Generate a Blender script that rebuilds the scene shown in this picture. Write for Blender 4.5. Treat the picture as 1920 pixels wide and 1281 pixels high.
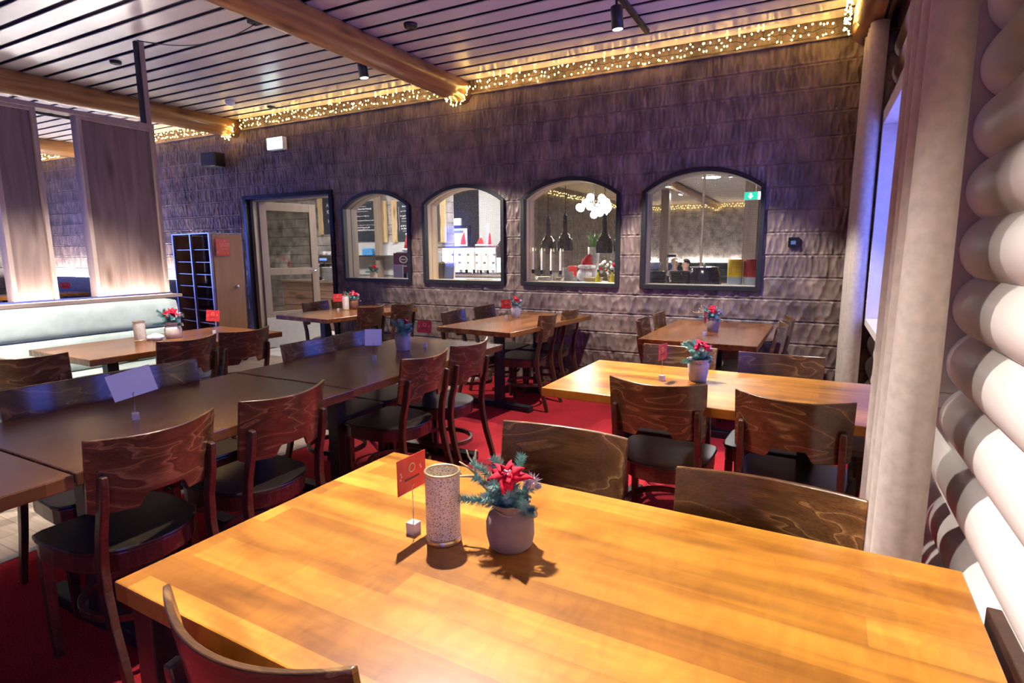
import bpy, bmesh, math, random
import numpy as np
from mathutils import Vector, Matrix, Euler
random.seed(7)
PI = math.pi
for o in list(bpy.data.objects):
    bpy.data.objects.remove(o, do_unlink=True)
S = bpy.context.scene
C = S.collection

# ------------------------------------------------------------------ camera, sky, exposure
cam = bpy.data.objects.new('camera', bpy.data.cameras.new('camera'))
C.objects.link(cam)
S.camera = cam
cam.data.sensor_width = 36.0
cam.data.lens = 36.0 * 1066.6 / 1920.0
cam.data.clip_start = 0.02
cam.data.clip_end = 100
_y, _p, _r = math.radians(27.93), math.radians(8.97), math.radians(-0.32)
_f = Vector((-math.sin(_y) * math.cos(_p), math.cos(_y) * math.cos(_p), -math.sin(_p)))
_x = Vector((math.cos(_y), math.sin(_y), 0))
_u = _x.cross(_f)
_X = _x * math.cos(_r) + _u * math.sin(_r)
_U = _u * math.cos(_r) - _x * math.sin(_r)
M = Matrix.Identity(4)
for i in range(3):
    M[i][0], M[i][1], M[i][2] = _X[i], _U[i], -_f[i]
M.translation = Vector((0, 0, 1.40))
cam.matrix_world = M

w = bpy.data.worlds.new('dusk_sky')
S.world = w
w.use_nodes = True
bg = w.node_tree.nodes['Background']
bg.inputs[0].default_value = (0.13, 0.20, 1.0, 1)
bg.inputs[1].default_value = 7.0

S.view_settings.view_transform = 'Standard'
S.view_settings.look = 'None'
S.view_settings.gamma = 1.0
S.view_settings.use_curve_mapping = False
S.view_settings.exposure = 0.0

X_LEFT = -13.4
def portal(name, loc, rot, sx, sy):
    l = bpy.data.lights.new(name, 'AREA')
    l.shape = 'RECTANGLE'
    l.size, l.size_y = sx, sy
    l.cycles.is_portal = True
    o = bpy.data.objects.new(name, l)
    o.location, o.rotation_euler = loc, rot
    C.objects.link(o)

portal('window_daylight', (0.56, 3.68, 1.6), (0, PI / 2, 0), 1.34, 2.44)
portal('window_daylight', (0.56, -1.8, 1.6), (0, PI / 2, 0), 1.34, 2.44)
for _cx in (-10.0,):
    portal('window_daylight', (_cx, -4.1, 1.6), (PI / 2, 0, 0), 2.4, 1.4)
portal('window_daylight', (X_LEFT - 0.1, 1.6, 1.6), (0, -PI / 2, 0), 2.0, 5.6)

# ------------------------------------------------------------------ helpers
def mesh_obj(name, verts, faces, mat=None, parent=None, smooth=False, bevel=0.0, mats=None, fm=None, seg=2):
    me = bpy.data.meshes.new(name)
    me.from_pydata([tuple(v) for v in verts], [], faces)
    if mats:
        for m in mats:
            me.materials.append(m)
        if fm is not None:
            me.polygons.foreach_set('material_index', fm)
    elif mat:
        me.materials.append(mat)
    me.update()
    if smooth:
        me.polygons.foreach_set('use_smooth', [True] * len(me.polygons))
    o = bpy.data.objects.new(name, me)
    C.objects.link(o)
    if parent:
        o.parent = parent
    if bevel:
        b = o.modifiers.new('bevel', 'BEVEL')
        b.width, b.segments, b.limit_method = bevel, seg, 'ANGLE'
        b.angle_limit = math.radians(40)
    return o

class MB:
    def __init__(s):
        s.v, s.f, s.m = [], [], []
        s.mi = 0
    def add(s, vs, fs):
        n = len(s.v)
        s.v += [tuple(v) for v in vs]
        s.f += [[i + n for i in f] for f in fs]
        s.m += [s.mi] * len(fs)
        return s
    def box(s, x0, x1, y0, y1, z0, z1, M=None):
        vs = [Vector(p) for p in ((x0, y0, z0), (x1, y0, z0), (x1, y1, z0), (x0, y1, z0), (x0, y0, z1), (x1, y0, z1), (x1, y1, z1), (x0, y1, z1))]
        if M is not None:
            vs = [M @ v for v in vs]
        return s.add(vs, [[0, 3, 2, 1], [4, 5, 6, 7], [0, 1, 5, 4], [1, 2, 6, 5], [2, 3, 7, 6], [3, 0, 4, 7]])
    def prism(s, poly, z0, z1, M=None):
        n = len(poly)
        vs = [Vector((p[0], p[1], z0)) for p in poly] + [Vector((p[0], p[1], z1)) for p in poly]
        if M is not None:
            vs = [M @ v for v in vs]
        return s.add(vs, [list(range(n))[::-1], list(range(n, 2 * n))] + [[i, (i + 1) % n, n + (i + 1) % n, n + i] for i in range(n)])
    def lathe(s, prof, n=24, M=None, caps=True):
        vs, fs = [], []
        for r, z in prof:
            for i in range(n):
                a = 2 * PI * i / n
                vs.append(Vector((r * math.cos(a), r * math.sin(a), z)))
        for k in range(len(prof) - 1):
            for i in range(n):
                j = (i + 1) % n
                fs.append([k * n + i, k * n + j, (k + 1) * n + j, (k + 1) * n + i])
        if caps:
            fs.append(list(range(n))[::-1])
            q = (len(prof) - 1) * n
            fs.append(list(range(q, q + n)))
        if M is not None:
            vs = [M @ v for v in vs]
        return s.add(vs, fs)
    def tube(s, path, r, n=8, closed=False, sq=None):
        """round tube along a path; r may be a list. sq=(a,b) gives a rectangular section"""
        P = [Vector(p) for p in path]
        k = len(P)
        rs = r if isinstance(r, (list, tuple)) else [r] * k
        vs, fs = [], []
        up = None
        for i in range(k):
            if closed:
                t = P[(i + 1) % k] - P[i - 1]
            else:
                t = P[min(i + 1, k - 1)] - P[max(i - 1, 0)]
            if t.length < 1e-9:
                t = Vector((0, 0, 1))
            t.normalize()
            if up is None:
                up = Vector((0, 0, 1)) if abs(t.z) < 0.9 else Vector((0, 1, 0))
            a = up - t * up.dot(t)
            if a.length < 1e-6:
                a = t.orthogonal()
            a.normalize()
            b = t.cross(a)
            up = a
            if sq:
                for (p, q) in ((-1, -1), (1, -1), (1, 1), (-1, 1)):
                    vs.append(P[i] + a * (p * sq[0] / 2 * rs[i]) + b * (q * sq[1] / 2 * rs[i]))
            else:
                for j in range(n):
                    an = 2 * PI * j / n
                    vs.append(P[i] + (a * math.cos(an) + b * math.sin(an)) * rs[i])
        m = 4 if sq else n
        for i in range(k if closed else k - 1):
            for j in range(m):
                i2 = (i + 1) % k
                fs.append([i * m + j, i * m + (j + 1) % m, i2 * m + (j + 1) % m, i2 * m + j])
        if not closed:
            fs.append(list(range(m))[::-1])
            fs.append(list(range((k - 1) * m, k * m)))
        return s.add(vs, fs)
    def ball(s, c, r, n=8, sc=(1, 1, 1)):
        prof = [(max(1e-4, r * math.sin(PI * k / n)), -r * math.cos(PI * k / n)) for k in range(n + 1)]
        M = Matrix.Translation(Vector(c)) @ Matrix.Diagonal((*sc, 1))
        return s.lathe(prof, max(6, n + 2), M, caps=False)
    def build(s, name, mat=None, parent=None, smooth=False, bevel=0.0, mats=None, seg=2):
        return mesh_obj(name, s.v, s.f, mat, parent, smooth, bevel, mats, s.m if mats else None, seg)

def box(name, x0, x1, y0, y1, z0, z1, mat, parent=None, bevel=0.0, M=None):
    return MB().box(x0, x1, y0, y1, z0, z1, M).build(name, mat, parent, bevel=bevel)

def smooth_by_angle(o, deg=40):
    me = o.data
    me.polygons.foreach_set('use_smooth', [True] * len(me.polygons))
    bm = bmesh.new(); bm.from_mesh(me)
    for e in bm.edges:
        if len(e.link_faces) == 2 and e.calc_face_angle(0) > math.radians(deg):
            e.smooth = False
    bm.to_mesh(me); bm.free()
    return o

def tag(o, label=None, cat=None, group=None, kind=None):
    if label: o['label'] = label
    if cat: o['category'] = cat
    if group: o['group'] = group
    if kind: o['kind'] = kind
    return o

def thing(name, label, cat, loc=(0, 0, 0), rz=0.0, group=None):
    o = bpy.data.objects.new(name, None)
    o.empty_display_size = 0.1
    C.objects.link(o)
    o.location, o.rotation_euler = loc, (0, 0, rz)
    return tag(o, label, cat, group)

def dup(root, loc, rz, label, group=None, scale=None):
    r = root.copy(); C.objects.link(r)
    r.location, r.rotation_euler = loc, (0, 0, rz)
    if scale: r.scale = (scale,) * 3
    r['label'] = label
    if group: r['group'] = group
    for ch in list(root.children):
        c = ch.copy(); C.objects.link(c); c.parent = r
        for g in list(ch.children):
            d = g.copy(); C.objects.link(d); d.parent = c
    return r

def structure(o):
    o['kind'] = 'structure'
    return o

# ------------------------------------------------------------------ materials
class NT:
    def __init__(s, name):
        s.m = bpy.data.materials.new(name)
        s.m.use_nodes = True
        s.t = s.m.node_tree
        s.b = s.t.nodes['Principled BSDF']
        s.out = s.t.nodes['Material Output']
    def n(s, typ, **kw):
        nd = s.t.nodes.new(typ)
        for k, v in kw.items():
            if k.startswith('i_'):
                nd.inputs[k[2:].replace('_', ' ')].default_value = v
            else:
                setattr(nd, k, v)
        return nd
    def l(s, a, b):
        s.t.links.new(a, b)
    def coord(s, scale=(1, 1, 1), kind='Object', rand=False, rot=(0, 0, 0)):
        tc = s.n('ShaderNodeTexCoord')
        mp = s.n('ShaderNodeMapping')
        mp.inputs['Scale'].default_value = scale
        mp.inputs['Rotation'].default_value = rot
        s.l(tc.outputs[kind], mp.inputs[0])
        if rand:
            oi = s.n('ShaderNodeObjectInfo')
            mu = s.n('ShaderNodeVectorMath', operation='SCALE')
            cx = s.n('ShaderNodeCombineXYZ', i_X=13.0, i_Y=7.3, i_Z=3.1)
            s.l(cx.outputs[0], mu.inputs[0]); s.l(oi.outputs['Random'], mu.inputs['Scale'])
            s.l(mu.outputs[0], mp.inputs['Location'])
        return mp.outputs[0]
    def ramp(s, fac, stops):
        r = s.n('ShaderNodeValToRGB')
        el = r.color_ramp.elements
        while len(el) > len(stops):
            el.remove(el[-1])
        while len(el) < len(stops):
            el.new(0.5)
        for e, (p, c) in zip(el, stops):
            e.position, e.color = p, (*c, 1)
        s.l(fac, r.inputs[0])
        return r.outputs[0]
    def mix(s, a, b, fac, mode='MIX'):
        m = s.n('ShaderNodeMix', data_type='RGBA', blend_type=mode)
        for sock, v in ((m.inputs['A'], a), (m.inputs['B'], b), (m.inputs['Factor'], fac)):
            if hasattr(v, 'links') or isinstance(v, bpy.types.NodeSocket):
                s.l(v, sock)
            elif isinstance(v, tuple):
                sock.default_value = (*v, 1) if len(v) == 3 else v
            else:
                sock.default_value = v
        # RGBA mix exposes several sockets called A/B: use the colour ones
        return m.outputs['Result']
    def bump(s, h, strength=0.3, dist=0.01):
        b = s.n('ShaderNodeBump')
        b.inputs['Strength'].default_value = strength
        b.inputs['Distance'].default_value = dist
        s.l(h, b.inputs['Height']); s.l(b.outputs[0], s.b.inputs['Normal'])

def cmix(nt, a, b, fac, mode='MIX'):
    m = nt.t.nodes.new('ShaderNodeMix')
    m.data_type, m.blend_type = 'RGBA', mode
    A, B, F = m.inputs[6], m.inputs[7], m.inputs[0]
    for sock, v in ((A, a), (B, b), (F, fac)):
        if isinstance(v, bpy.types.NodeSocket):
            nt.l(v, sock)
        elif isinstance(v, (tuple, list)):
            sock.default_value = (*v, 1) if len(v) == 3 else v
        else:
            sock.default_value = v
    return m.outputs[2]

def plain(name, col, rough=0.5, metal=0.0, emit=None, es=0.0, coat=0.0, spec=None, noise=0.0, nscale=20, bump=0.0):
    t = NT(name)
    t.b.inputs['Base Color'].default_value = (*col, 1)
    t.b.inputs['Roughness'].default_value = rough
    t.b.inputs['Metallic'].default_value = metal
    t.b.inputs['Coat Weight'].default_value = coat
    if spec is not None:
        t.b.inputs['Specular IOR Level'].default_value = spec
    if emit:
        t.b.inputs['Emission Color'].default_value = (*emit, 1)
        t.b.inputs['Emission Strength'].default_value = es
    if noise or bump:
        nz = t.n('ShaderNodeTexNoise', i_Scale=float(nscale), i_Detail=4.0)
        t.l(t.coord(), nz.inputs['Vector'])
        if noise:
            lo = tuple(c * (1 - noise) for c in col); hi = tuple(min(1, c * (1 + noise)) for c in col)
            t.l(t.ramp(nz.outputs[0], [(0.3, lo), (0.7, hi)]), t.b.inputs['Base Color'])
        if bump:
            t.bump(nz.outputs[0], bump, 0.004)
    return t.m

def emissive(name, col, st):
    t = NT(name)
    e = t.n('ShaderNodeEmission')
    e.inputs[0].default_value, e.inputs[1].default_value = (*col, 1), st
    t.l(e.outputs[0], t.out.inputs[0])
    return t.m

def stave_wood(name, c1, c2, c3, rough=0.3):
    """lacquered butcher-block: staves along local X"""
    t = NT(name)
    v = t.coord((1, 1, 1), rand=True)
    br = t.n('ShaderNodeTexBrick', i_Scale=1.0)
    br.offset, br.squash = 0.37, 1.0
    br.inputs['Brick Width'].default_value = 1.25
    br.inputs['Row Height'].default_value = 0.088
    br.inputs['Mortar Size'].default_value = 0.0007
    br.inputs['Mortar Smooth'].default_value = 0.6
    br.inputs['Color1'].default_value = (0, 0, 0, 1)
    br.inputs['Color2'].default_value = (1, 1, 1, 1)
    br.inputs['Mortar'].default_value = (0.25, 0.25, 0.25, 1)
    t.l(v, br.inputs['Vector'])
    mp = t.n('ShaderNodeMapping'); mp.inputs['Scale'].default_value = (2.2, 26, 8)
    t.l(v, mp.inputs[0])
    nz = t.n('ShaderNodeTexNoise', i_Scale=1.0, i_Detail=5.0, i_Distortion=0.6)
    t.l(mp.outputs[0], nz.inputs['Vector'])
    mp2 = t.n('ShaderNodeMapping'); mp2.inputs['Scale'].default_value = (3.0, 9.0, 5.0)
    t.l(v, mp2.inputs[0])
    nz2 = t.n('ShaderNodeTexNoise', i_Scale=1.0, i_Detail=2.0, i_Distortion=0.8)
    t.l(mp2.outputs[0], nz2.inputs['Vector'])
    base = t.ramp(br.outputs[0], [(0.0, c1), (0.5, c2), (1.0, c3)])
    g = t.ramp(nz.outputs[0], [(0.25, (0.55, 0.55, 0.55)), (0.6, (1, 1, 1)), (0.85, (1.15, 1.15, 1.15))])
    g2 = t.ramp(nz2.outputs[0], [(0.32, (0.62, 0.52, 0.40)), (0.50, (0.95, 0.93, 0.9)), (0.68, (1.12, 1.12, 1.12))])
    fl = t.n('ShaderNodeTexNoise', i_Scale=1.0, i_Detail=4.0, i_Distortion=1.6)
    mp3 = t.n('ShaderNodeMapping'); mp3.inputs['Scale'].default_value = (22, 9, 9)
    t.l(v, mp3.inputs[0]); t.l(mp3.outputs[0], fl.inputs['Vector'])
    g3 = t.ramp(fl.outputs[0], [(0.3, (0.80, 0.74, 0.66)), (0.6, (1.05, 1.05, 1.05))])
    c = cmix(t, base, g, 1.0, 'MULTIPLY')
    c = cmix(t, c, g2, 0.9, 'MULTIPLY')
    c = cmix(t, c, g3, 0.7, 'MULTIPLY')
    t.l(c, t.b.inputs['Base Color'])
    t.b.inputs['Roughness'].default_value = rough
    t.b.inputs['Coat Weight'].default_value = 0.2
    t.b.inputs['Coat Roughness'].default_value = 0.2
    t.bump(nz.outputs[0], 0.15, 0.0006)
    return t.m

def figured_wood(name, dark, mid, light, scale=1.0, rough=0.35, stretch=(1, 1, 1), rand=True, coat=0.2, bands=5.0):
    """rotary-cut veneer with wandering rings"""
    t = NT(name)
    v = t.coord(tuple(scale * s_ for s_ in stretch), rand=rand)
    nz = t.n('ShaderNodeTexNoise', i_Scale=2.4, i_Detail=2.5, i_Distortion=0.5)
    t.l(v, nz.inputs['Vector'])
    mu = t.n('ShaderNodeMath', operation='MULTIPLY'); mu.inputs[1].default_value = bands
    t.l(nz.outputs[0], mu.inputs[0])
    fr = t.n('ShaderNodeMath', operation='FRACT'); t.l(mu.outputs[0], fr.inputs[0])
    fine = t.n('ShaderNodeTexNoise', i_Scale=1.0, i_Detail=4.0)
    mp = t.n('ShaderNodeMapping'); mp.inputs['Scale'].default_value = (14, 90, 120)
    t.l(v, mp.inputs[0]); t.l(mp.outputs[0], fine.inputs['Vector'])
    c = t.ramp(fr.outputs[0], [(0.0, dark), (0.10, mid), (0.45, dark), (0.80, mid), (0.95, light), (1.0, mid)])
    f = t.ramp(fine.outputs[0], [(0.32, (0.58, 0.58, 0.58)), (0.66, (1.18, 1.18, 1.18))])
    t.l(cmix(t, c, f, 1.0, 'MULTIPLY'), t.b.inputs['Base Color'])
    t.b.inputs['Roughness'].default_value = rough
    t.b.inputs['Coat Weight'].default_value = coat
    t.b.inputs['Coat Roughness'].default_value = 0.15
    return t.m

def log_grain(name, a, b, rough=0.4, axis='Y', coat=0.1, knots=True):
    t = NT(name)
    sc = {'X': (1.2, 14, 14), 'Y': (14, 1.2, 14), 'Z': (14, 14, 1.2)}[axis]
    nz = t.n('ShaderNodeTexNoise', i_Scale=1.0, i_Detail=6.0, i_Distortion=0.9)
    t.l(t.coord(sc), nz.inputs['Vector'])
    c = t.ramp(nz.outputs[0], [(0.25, a), (0.5, tuple((x + y) / 2 for x, y in zip(a, b))), (0.75, b)])
    if knots:
        vo = t.n('ShaderNodeTexVoronoi', i_Scale=1.0)
        sk = {'X': (1.6, 7, 7), 'Y': (7, 1.6, 7), 'Z': (7, 7, 1.6)}[axis]
        t.l(t.coord(sk), vo.inputs['Vector'])
        k = t.ramp(vo.outputs['Distance'], [(0.10, (0.22, 0.16, 0.12)), (0.20, (0.75, 0.68, 0.6)), (0.28, (1, 1, 1))])
        c = cmix(t, c, k, 0.8, 'MULTIPLY')
    t.l(c, t.b.inputs['Base Color'])
    t.b.inputs['Roughness'].default_value = rough
    t.b.inputs['Coat Weight'].default_value = coat
    t.bump(nz.outputs[0], 0.15, 0.003)
    return t.m

def adze_material():
    t = NT('adzed_log_stain')
    nz = t.n('ShaderNodeTexNoise', i_Scale=9.0, i_Detail=5.0, i_Distortion=0.4)
    t.l(t.coord((1, 1, 0.45)), nz.inputs['Vector'])
    n2 = t.n('ShaderNodeTexNoise', i_Scale=1.6, i_Detail=2.0)
    t.l(t.coord((1, 1, 2.5)), n2.inputs['Vector'])
    c = t.ramp(nz.outputs[0], [(0.28, (0.085, 0.058, 0.050)), (0.5, (0.165, 0.118, 0.100)), (0.72, (0.26, 0.19, 0.155))])
    d = t.ramp(n2.outputs[0], [(0.35, (0.75, 0.75, 0.78)), (0.65, (1.15, 1.1, 1.05))])
    t.l(cmix(t, c, d, 1.0, 'MULTIPLY'), t.b.inputs['Base Color'])
    t.b.inputs['Roughness'].default_value = 0.46
    fi = t.n('ShaderNodeTexNoise', i_Scale=1.0, i_Detail=3.0)
    t.l(t.coord((60, 60, 14)), fi.inputs['Vector'])
    t.bump(fi.outputs[0], 0.25, 0.002)
    return t.m

def adze_bump_material(name, tint=(1, 1, 1)):
    """same carved logs seen from far: boards of 0.194 m with gouge relief"""
    t = NT(name)
    v = t.coord((1, 1, 1))
    vo = t.n('ShaderNodeTexVoronoi', feature='SMOOTH_F1', i_Scale=1.0)
    vo.inputs['Smoothness'].default_value = 0.2
    t.l(t.coord((16, 16, 9)), vo.inputs['Vector'])
    sx = t.n('ShaderNodeSeparateXYZ'); t.l(v, sx.inputs[0])
    dv = t.n('ShaderNodeMath', operation='DIVIDE'); dv.inputs[1].default_value = 0.1937
    t.l(sx.outputs['Z'], dv.inputs[0])
    fr = t.n('ShaderNodeMath', operation='FRACT'); t.l(dv.outputs[0], fr.inputs[0])
    gr = t.ramp(fr.outputs[0], [(0.0, (0, 0, 0)), (0.05, (1, 1, 1)), (0.95, (1, 1, 1)), (1.0, (0, 0, 0))])
    a = t.n('ShaderNodeMath', operation='MULTIPLY'); t.l(vo.outputs['Distance'], a.inputs[0]); a.inputs[1].default_value = 0.6
    h = t.n('ShaderNodeMath', operation='ADD'); t.l(a.outputs[0], h.inputs[0]); t.l(gr, h.inputs[1])
    nz = t.n('ShaderNodeTexNoise', i_Scale=5.0, i_Detail=4.0); t.l(v, nz.inputs['Vector'])
    lo = tuple(0.09 * k for k in tint); hi = tuple(0.26 * k for k in tint)
    c = t.ramp(nz.outputs[0], [(0.3, lo), (0.7, hi)])
    c = cmix(t, c, t.ramp(fr.outputs[0], [(0.0, (0.25, 0.25, 0.25)), (0.04, (1, 1, 1))]), 1.0, 'MULTIPLY')
    t.l(c, t.b.inputs['Base Color'])
    t.b.inputs['Roughness'].default_value = 0.5
    t.bump(h.outputs[0], 0.9, 0.02)
    return t.m

def glass_pane(name, tint=(1, 1, 1), ior=1.5):
    t = NT(name)
    tr = t.n('ShaderNodeBsdfTransparent'); tr.inputs[0].default_value = (*tint, 1)
    gl = t.n('ShaderNodeBsdfGlossy'); gl.inputs['Roughness'].default_value = 0.02
    fr = t.n('ShaderNodeFresnel')
    ge = t.n('ShaderNodeNewGeometry')
    mr = t.n('ShaderNodeMapRange'); mr.inputs[3].default_value = ior; mr.inputs[4].default_value = 1 / ior
    t.l(ge.outputs['Backfacing'], mr.inputs[0]); t.l(mr.outputs[0], fr.inputs[0])
    mx = t.n('ShaderNodeMixShader')
    t.l(fr.outputs[0], mx.inputs[0]); t.l(tr.outputs[0], mx.inputs[1]); t.l(gl.outputs[0], mx.inputs[2])
    t.l(mx.outputs[0], t.out.inputs[0])
    return t.m

def fabric(name, col, var=0.15, rough=0.9, weave=900, sheen=0.3, nscale=5):
    t = NT(name)
    nz = t.n('ShaderNodeTexNoise', i_Scale=float(nscale), i_Detail=6.0)
    t.l(t.coord(), nz.inputs['Vector'])
    lo = tuple(c * (1 - var) for c in col); hi = tuple(min(1, c * (1 + var)) for c in col)
    t.l(t.ramp(nz.outputs[0], [(0.3, lo), (0.7, hi)]), t.b.inputs['Base Color'])
    t.b.inputs['Roughness'].default_value = rough
    t.b.inputs['Sheen Weight'].default_value = sheen
    n2 = t.n('ShaderNodeTexNoise', i_Scale=1.0, i_Detail=2.0)
    t.l(t.coord((weave, weave, weave / 6)), n2.inputs['Vector'])
    t.bump(n2.outputs[0], 0.25, 0.001)
    return t.m

m_adze = adze_material()
m_adze_far = adze_bump_material('adzed_log_light', (1.0, 0.9, 0.78))
m_adze_grey = adze_bump_material('adzed_log_grey', (2.5, 2.3, 2.2))
m_adze_gold = adze_bump_material('adzed_log_golden', (0.75, 0.55, 0.34))
m_table = stave_wood('lacquered_staves', (0.27, 0.095, 0.011), (0.42, 0.165, 0.018), (0.60, 0.265, 0.036), 0.30)
m_table_half_shaded = stave_wood('half_shaded_staves', (0.165, 0.056, 0.012), (0.21, 0.076, 0.016), (0.27, 0.105, 0.024), 0.27)  # same staves, colour darkened to stand for weaker light on these tables
m_table_shaded = stave_wood('shaded_lacquered_staves', (0.105, 0.040, 0.016), (0.14, 0.055, 0.020), (0.18, 0.075, 0.028), 0.27)  # darkest copy of the staves: shade of the unlit long tables in its colour
m_edge = figured_wood('table_leg_wood', (0.035, 0.014, 0.008), (0.05, 0.02, 0.011), (0.07, 0.03, 0.015), 1.0, 0.35, (1, 1, 1))
m_chair = figured_wood('walnut_veneer', (0.075, 0.032, 0.012), (0.125, 0.056, 0.021), (0.27, 0.145, 0.055), 1.0, 0.28, (0.9, 3.0, 3.6), bands=7)
m_chair_frame = figured_wood('chair_frame_wood', (0.055, 0.020, 0.011), (0.068, 0.025, 0.013), (0.085, 0.034, 0.018), 1.0, 0.3, (4, 4, 1))
m_seat = figured_wood('dark_seat_veneer', (0.018, 0.012, 0.009), (0.026, 0.018, 0.012), (0.042, 0.028, 0.017), 1.0, 0.33, (2, 5, 5))
m_black = plain('black_powder_coat', (0.012, 0.012, 0.014), 0.45, noise=0.3, nscale=40)
m_blackgloss = plain('black_gloss', (0.010, 0.010, 0.016), 0.2, noise=0.2)
m_logwhite = log_grain('painted_log', (0.66, 0.60, 0.55), (0.76, 0.70, 0.65), 0.42, 'Y', 0.0, knots=False)
m_casing = plain('painted_casing', (0.66, 0.60, 0.56), 0.4, noise=0.05)
m_beam = log_grain('varnished_log', (0.20, 0.085, 0.030), (0.48, 0.235, 0.085), 0.30, 'Y', 0.3)
m_ceil = plain('ceiling_board_paint', (0.62, 0.57, 0.56), 0.27, noise=0.04, nscale=3)
m_ceil_gap = plain('ceiling_gap', (0.085, 0.065, 0.095), 0.6, noise=0.1)
m_curtain = fabric('linen_curtain', (0.45, 0.385, 0.33), 0.12, 0.95, 700, 0.2, 30)
m_velvet = fabric('mint_velvet', (0.36, 0.43, 0.40), 0.16, 0.85, 300, 0.6, 9)
m_velvet_teal = fabric('teal_velvet', (0.05, 0.09, 0.11), 0.2, 0.85, 300, 0.4, 6)
m_screen = log_grain('grey_oak_laminate', (0.085, 0.055, 0.048), (0.21, 0.145, 0.122), 0.5, 'Z', 0.0)
m_screen_edge = log_grain('grey_oak_edge', (0.24, 0.175, 0.15), (0.34, 0.26, 0.22), 0.5, 'Z', 0.0, knots=False)
m_ledge = log_grain('oak_ledge', (0.20, 0.14, 0.11), (0.30, 0.22, 0.18), 0.5, 'Y', 0.0, knots=False)
m_alu = plain('brushed_aluminium', (0.62, 0.62, 0.65), 0.3, 1.0, noise=0.05)
m_steel = plain('polished_steel', (0.7, 0.7, 0.7), 0.18, 1.0, noise=0.05)
m_beech = log_grain('beech_laminate', (0.46, 0.26, 0.13), (0.55, 0.33, 0.17), 0.4, 'Z', 0.0, knots=False)
m_brownboard = log_grain('brown_shelf_board', (0.10, 0.042, 0.02), (0.15, 0.065, 0.03), 0.45, 'X', 0.0, knots=False)
m_reveal = log_grain('pine_reveal', (0.50, 0.37, 0.22), (0.62, 0.47, 0.29), 0.5, 'Z', 0.0, knots=False)
m_reveal_grey = log_grain('grey_reveal', (0.22, 0.17, 0.13), (0.30, 0.24, 0.18), 0.5, 'Z', 0.0, knots=False)
m_pine = log_grain('raw_pine', (0.66, 0.48, 0.25), (0.8, 0.62, 0.36), 0.5, 'Z', 0.0)
m_doorwood = log_grain('greyed_oak_door', (0.26, 0.20, 0.165), (0.34, 0.27, 0.22), 0.45, 'Z', 0.0, knots=False)
m_kick = plain('pale_kick_plate', (0.55, 0.53, 0.52), 0.45, noise=0.05)
m_glass = glass_pane('window_glass')
m_glass_door = glass_pane('door_glass', (0.82, 0.82, 0.78), 1.7)
m_red = plain('red_card', (0.62, 0.035, 0.025), 0.35, noise=0.12, nscale=25)
m_white = plain('white_card', (0.82, 0.82, 0.84), 0.5, noise=0.02)
m_goldprint = plain('gold_print', (0.72, 0.5, 0.2), 0.5, noise=0.1)
m_darkprint = plain('dark_print', (0.16, 0.03, 0.03), 0.6, noise=0.1)
m_pinkprint = plain('pink_print', (0.85, 0.35, 0.36), 0.5, noise=0.1)
m_chalk = plain('chalk', (0.85, 0.86, 0.88), 0.9, noise=0.1)
m_chalkboard = plain('chalkboard', (0.045, 0.055, 0.075), 0.55, noise=0.25, nscale=8)
m_bulb = emissive('warm_bulb', (1.0, 0.62, 0.15), 40.0)
m_wire = plain('garland_cable', (0.01, 0.012, 0.01), 0.6, noise=0.2)
m_led = emissive('led_strip', (1.0, 0.87, 0.77), 165.0)
m_led_wall = emissive('wall_led_strip', (1.0, 0.93, 0.90), 400.0)
m_lens = emissive('spot_lens', (1.0, 0.95, 0.88), 9.0)
m_exit = emissive('exit_sign_light', (0.72, 0.97, 1.0), 8.0)
m_exit_green = emissive('exit_sign_green', (0.02, 0.55, 0.35), 2.0)
m_globe = emissive('lamp_globe', (1.0, 0.96, 0.90), 90.0)
m_ceillamp = emissive('ceiling_lamp_diffuser', (1.0, 0.95, 0.90), 150.0)
m_fridge = emissive('display_case_light', (0.92, 0.97, 1.0), 5.0)
m_doorlight = emissive('bright_doorway', (0.86, 0.93, 1.0), 1.6)
m_bluelight = emissive('blue_tube', (0.1, 0.2, 1.0), 2.5)
m_porcelain = plain('porcelain', (0.75, 0.74, 0.72), 0.2, noise=0.03)
m_candle = plain('ivory_candle', (0.85, 0.78, 0.66), 0.5, noise=0.03, emit=(1.0, 0.85, 0.6), es=0.15)
m_flame = emissive('candle_tip', (1.0, 0.8, 0.45), 6.0)
m_redfelt = fabric('red_felt', (0.62, 0.02, 0.025), 0.2, 0.9, 300, 0.3, 20)
m_whitefur = fabric('white_fur', (0.8, 0.78, 0.78), 0.1, 0.95, 200, 0.5, 30)
m_petal = plain('poinsettia_red', (0.60, 0.008, 0.032), 0.75, noise=0.45, nscale=45, spec=0.2)
m_needle = plain('frosted_fir', (0.24, 0.47, 0.41), 0.6, noise=0.4, nscale=60)
m_leaf = plain('green_leaf', (0.12, 0.30, 0.06), 0.5, noise=0.3)
m_berry = plain('white_berry', (0.9, 0.85, 0.82), 0.4, noise=0.05)
m_frost = plain('frosted_cone', (0.50, 0.43, 0.46), 0.6, noise=0.35, nscale=80)
m_burlap = fabric('burlap_wrap', (0.27, 0.185, 0.15), 0.18, 0.9, 500, 0.1, 25)
m_burlap_grey = fabric('grey_burlap_wrap', (0.40, 0.35, 0.35), 0.15, 0.9, 500, 0.1, 25)
m_burlap_white = fabric('cream_burlap_wrap', (0.62, 0.50, 0.42), 0.15, 0.8, 500, 0.1, 25)
m_terra = plain('terracotta', (0.22, 0.085, 0.05), 0.6, noise=0.15)
m_twig = plain('gilded_twig', (0.50, 0.33, 0.17), 0.6, noise=0.3, nscale=50)
m_acrylic = plain('clear_acrylic', (0.90, 0.84, 0.86), 0.12, noise=0.02)
m_acrylic.node_tree.nodes['Principled BSDF'].inputs['Transmission Weight'].default_value = 0.55
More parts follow.
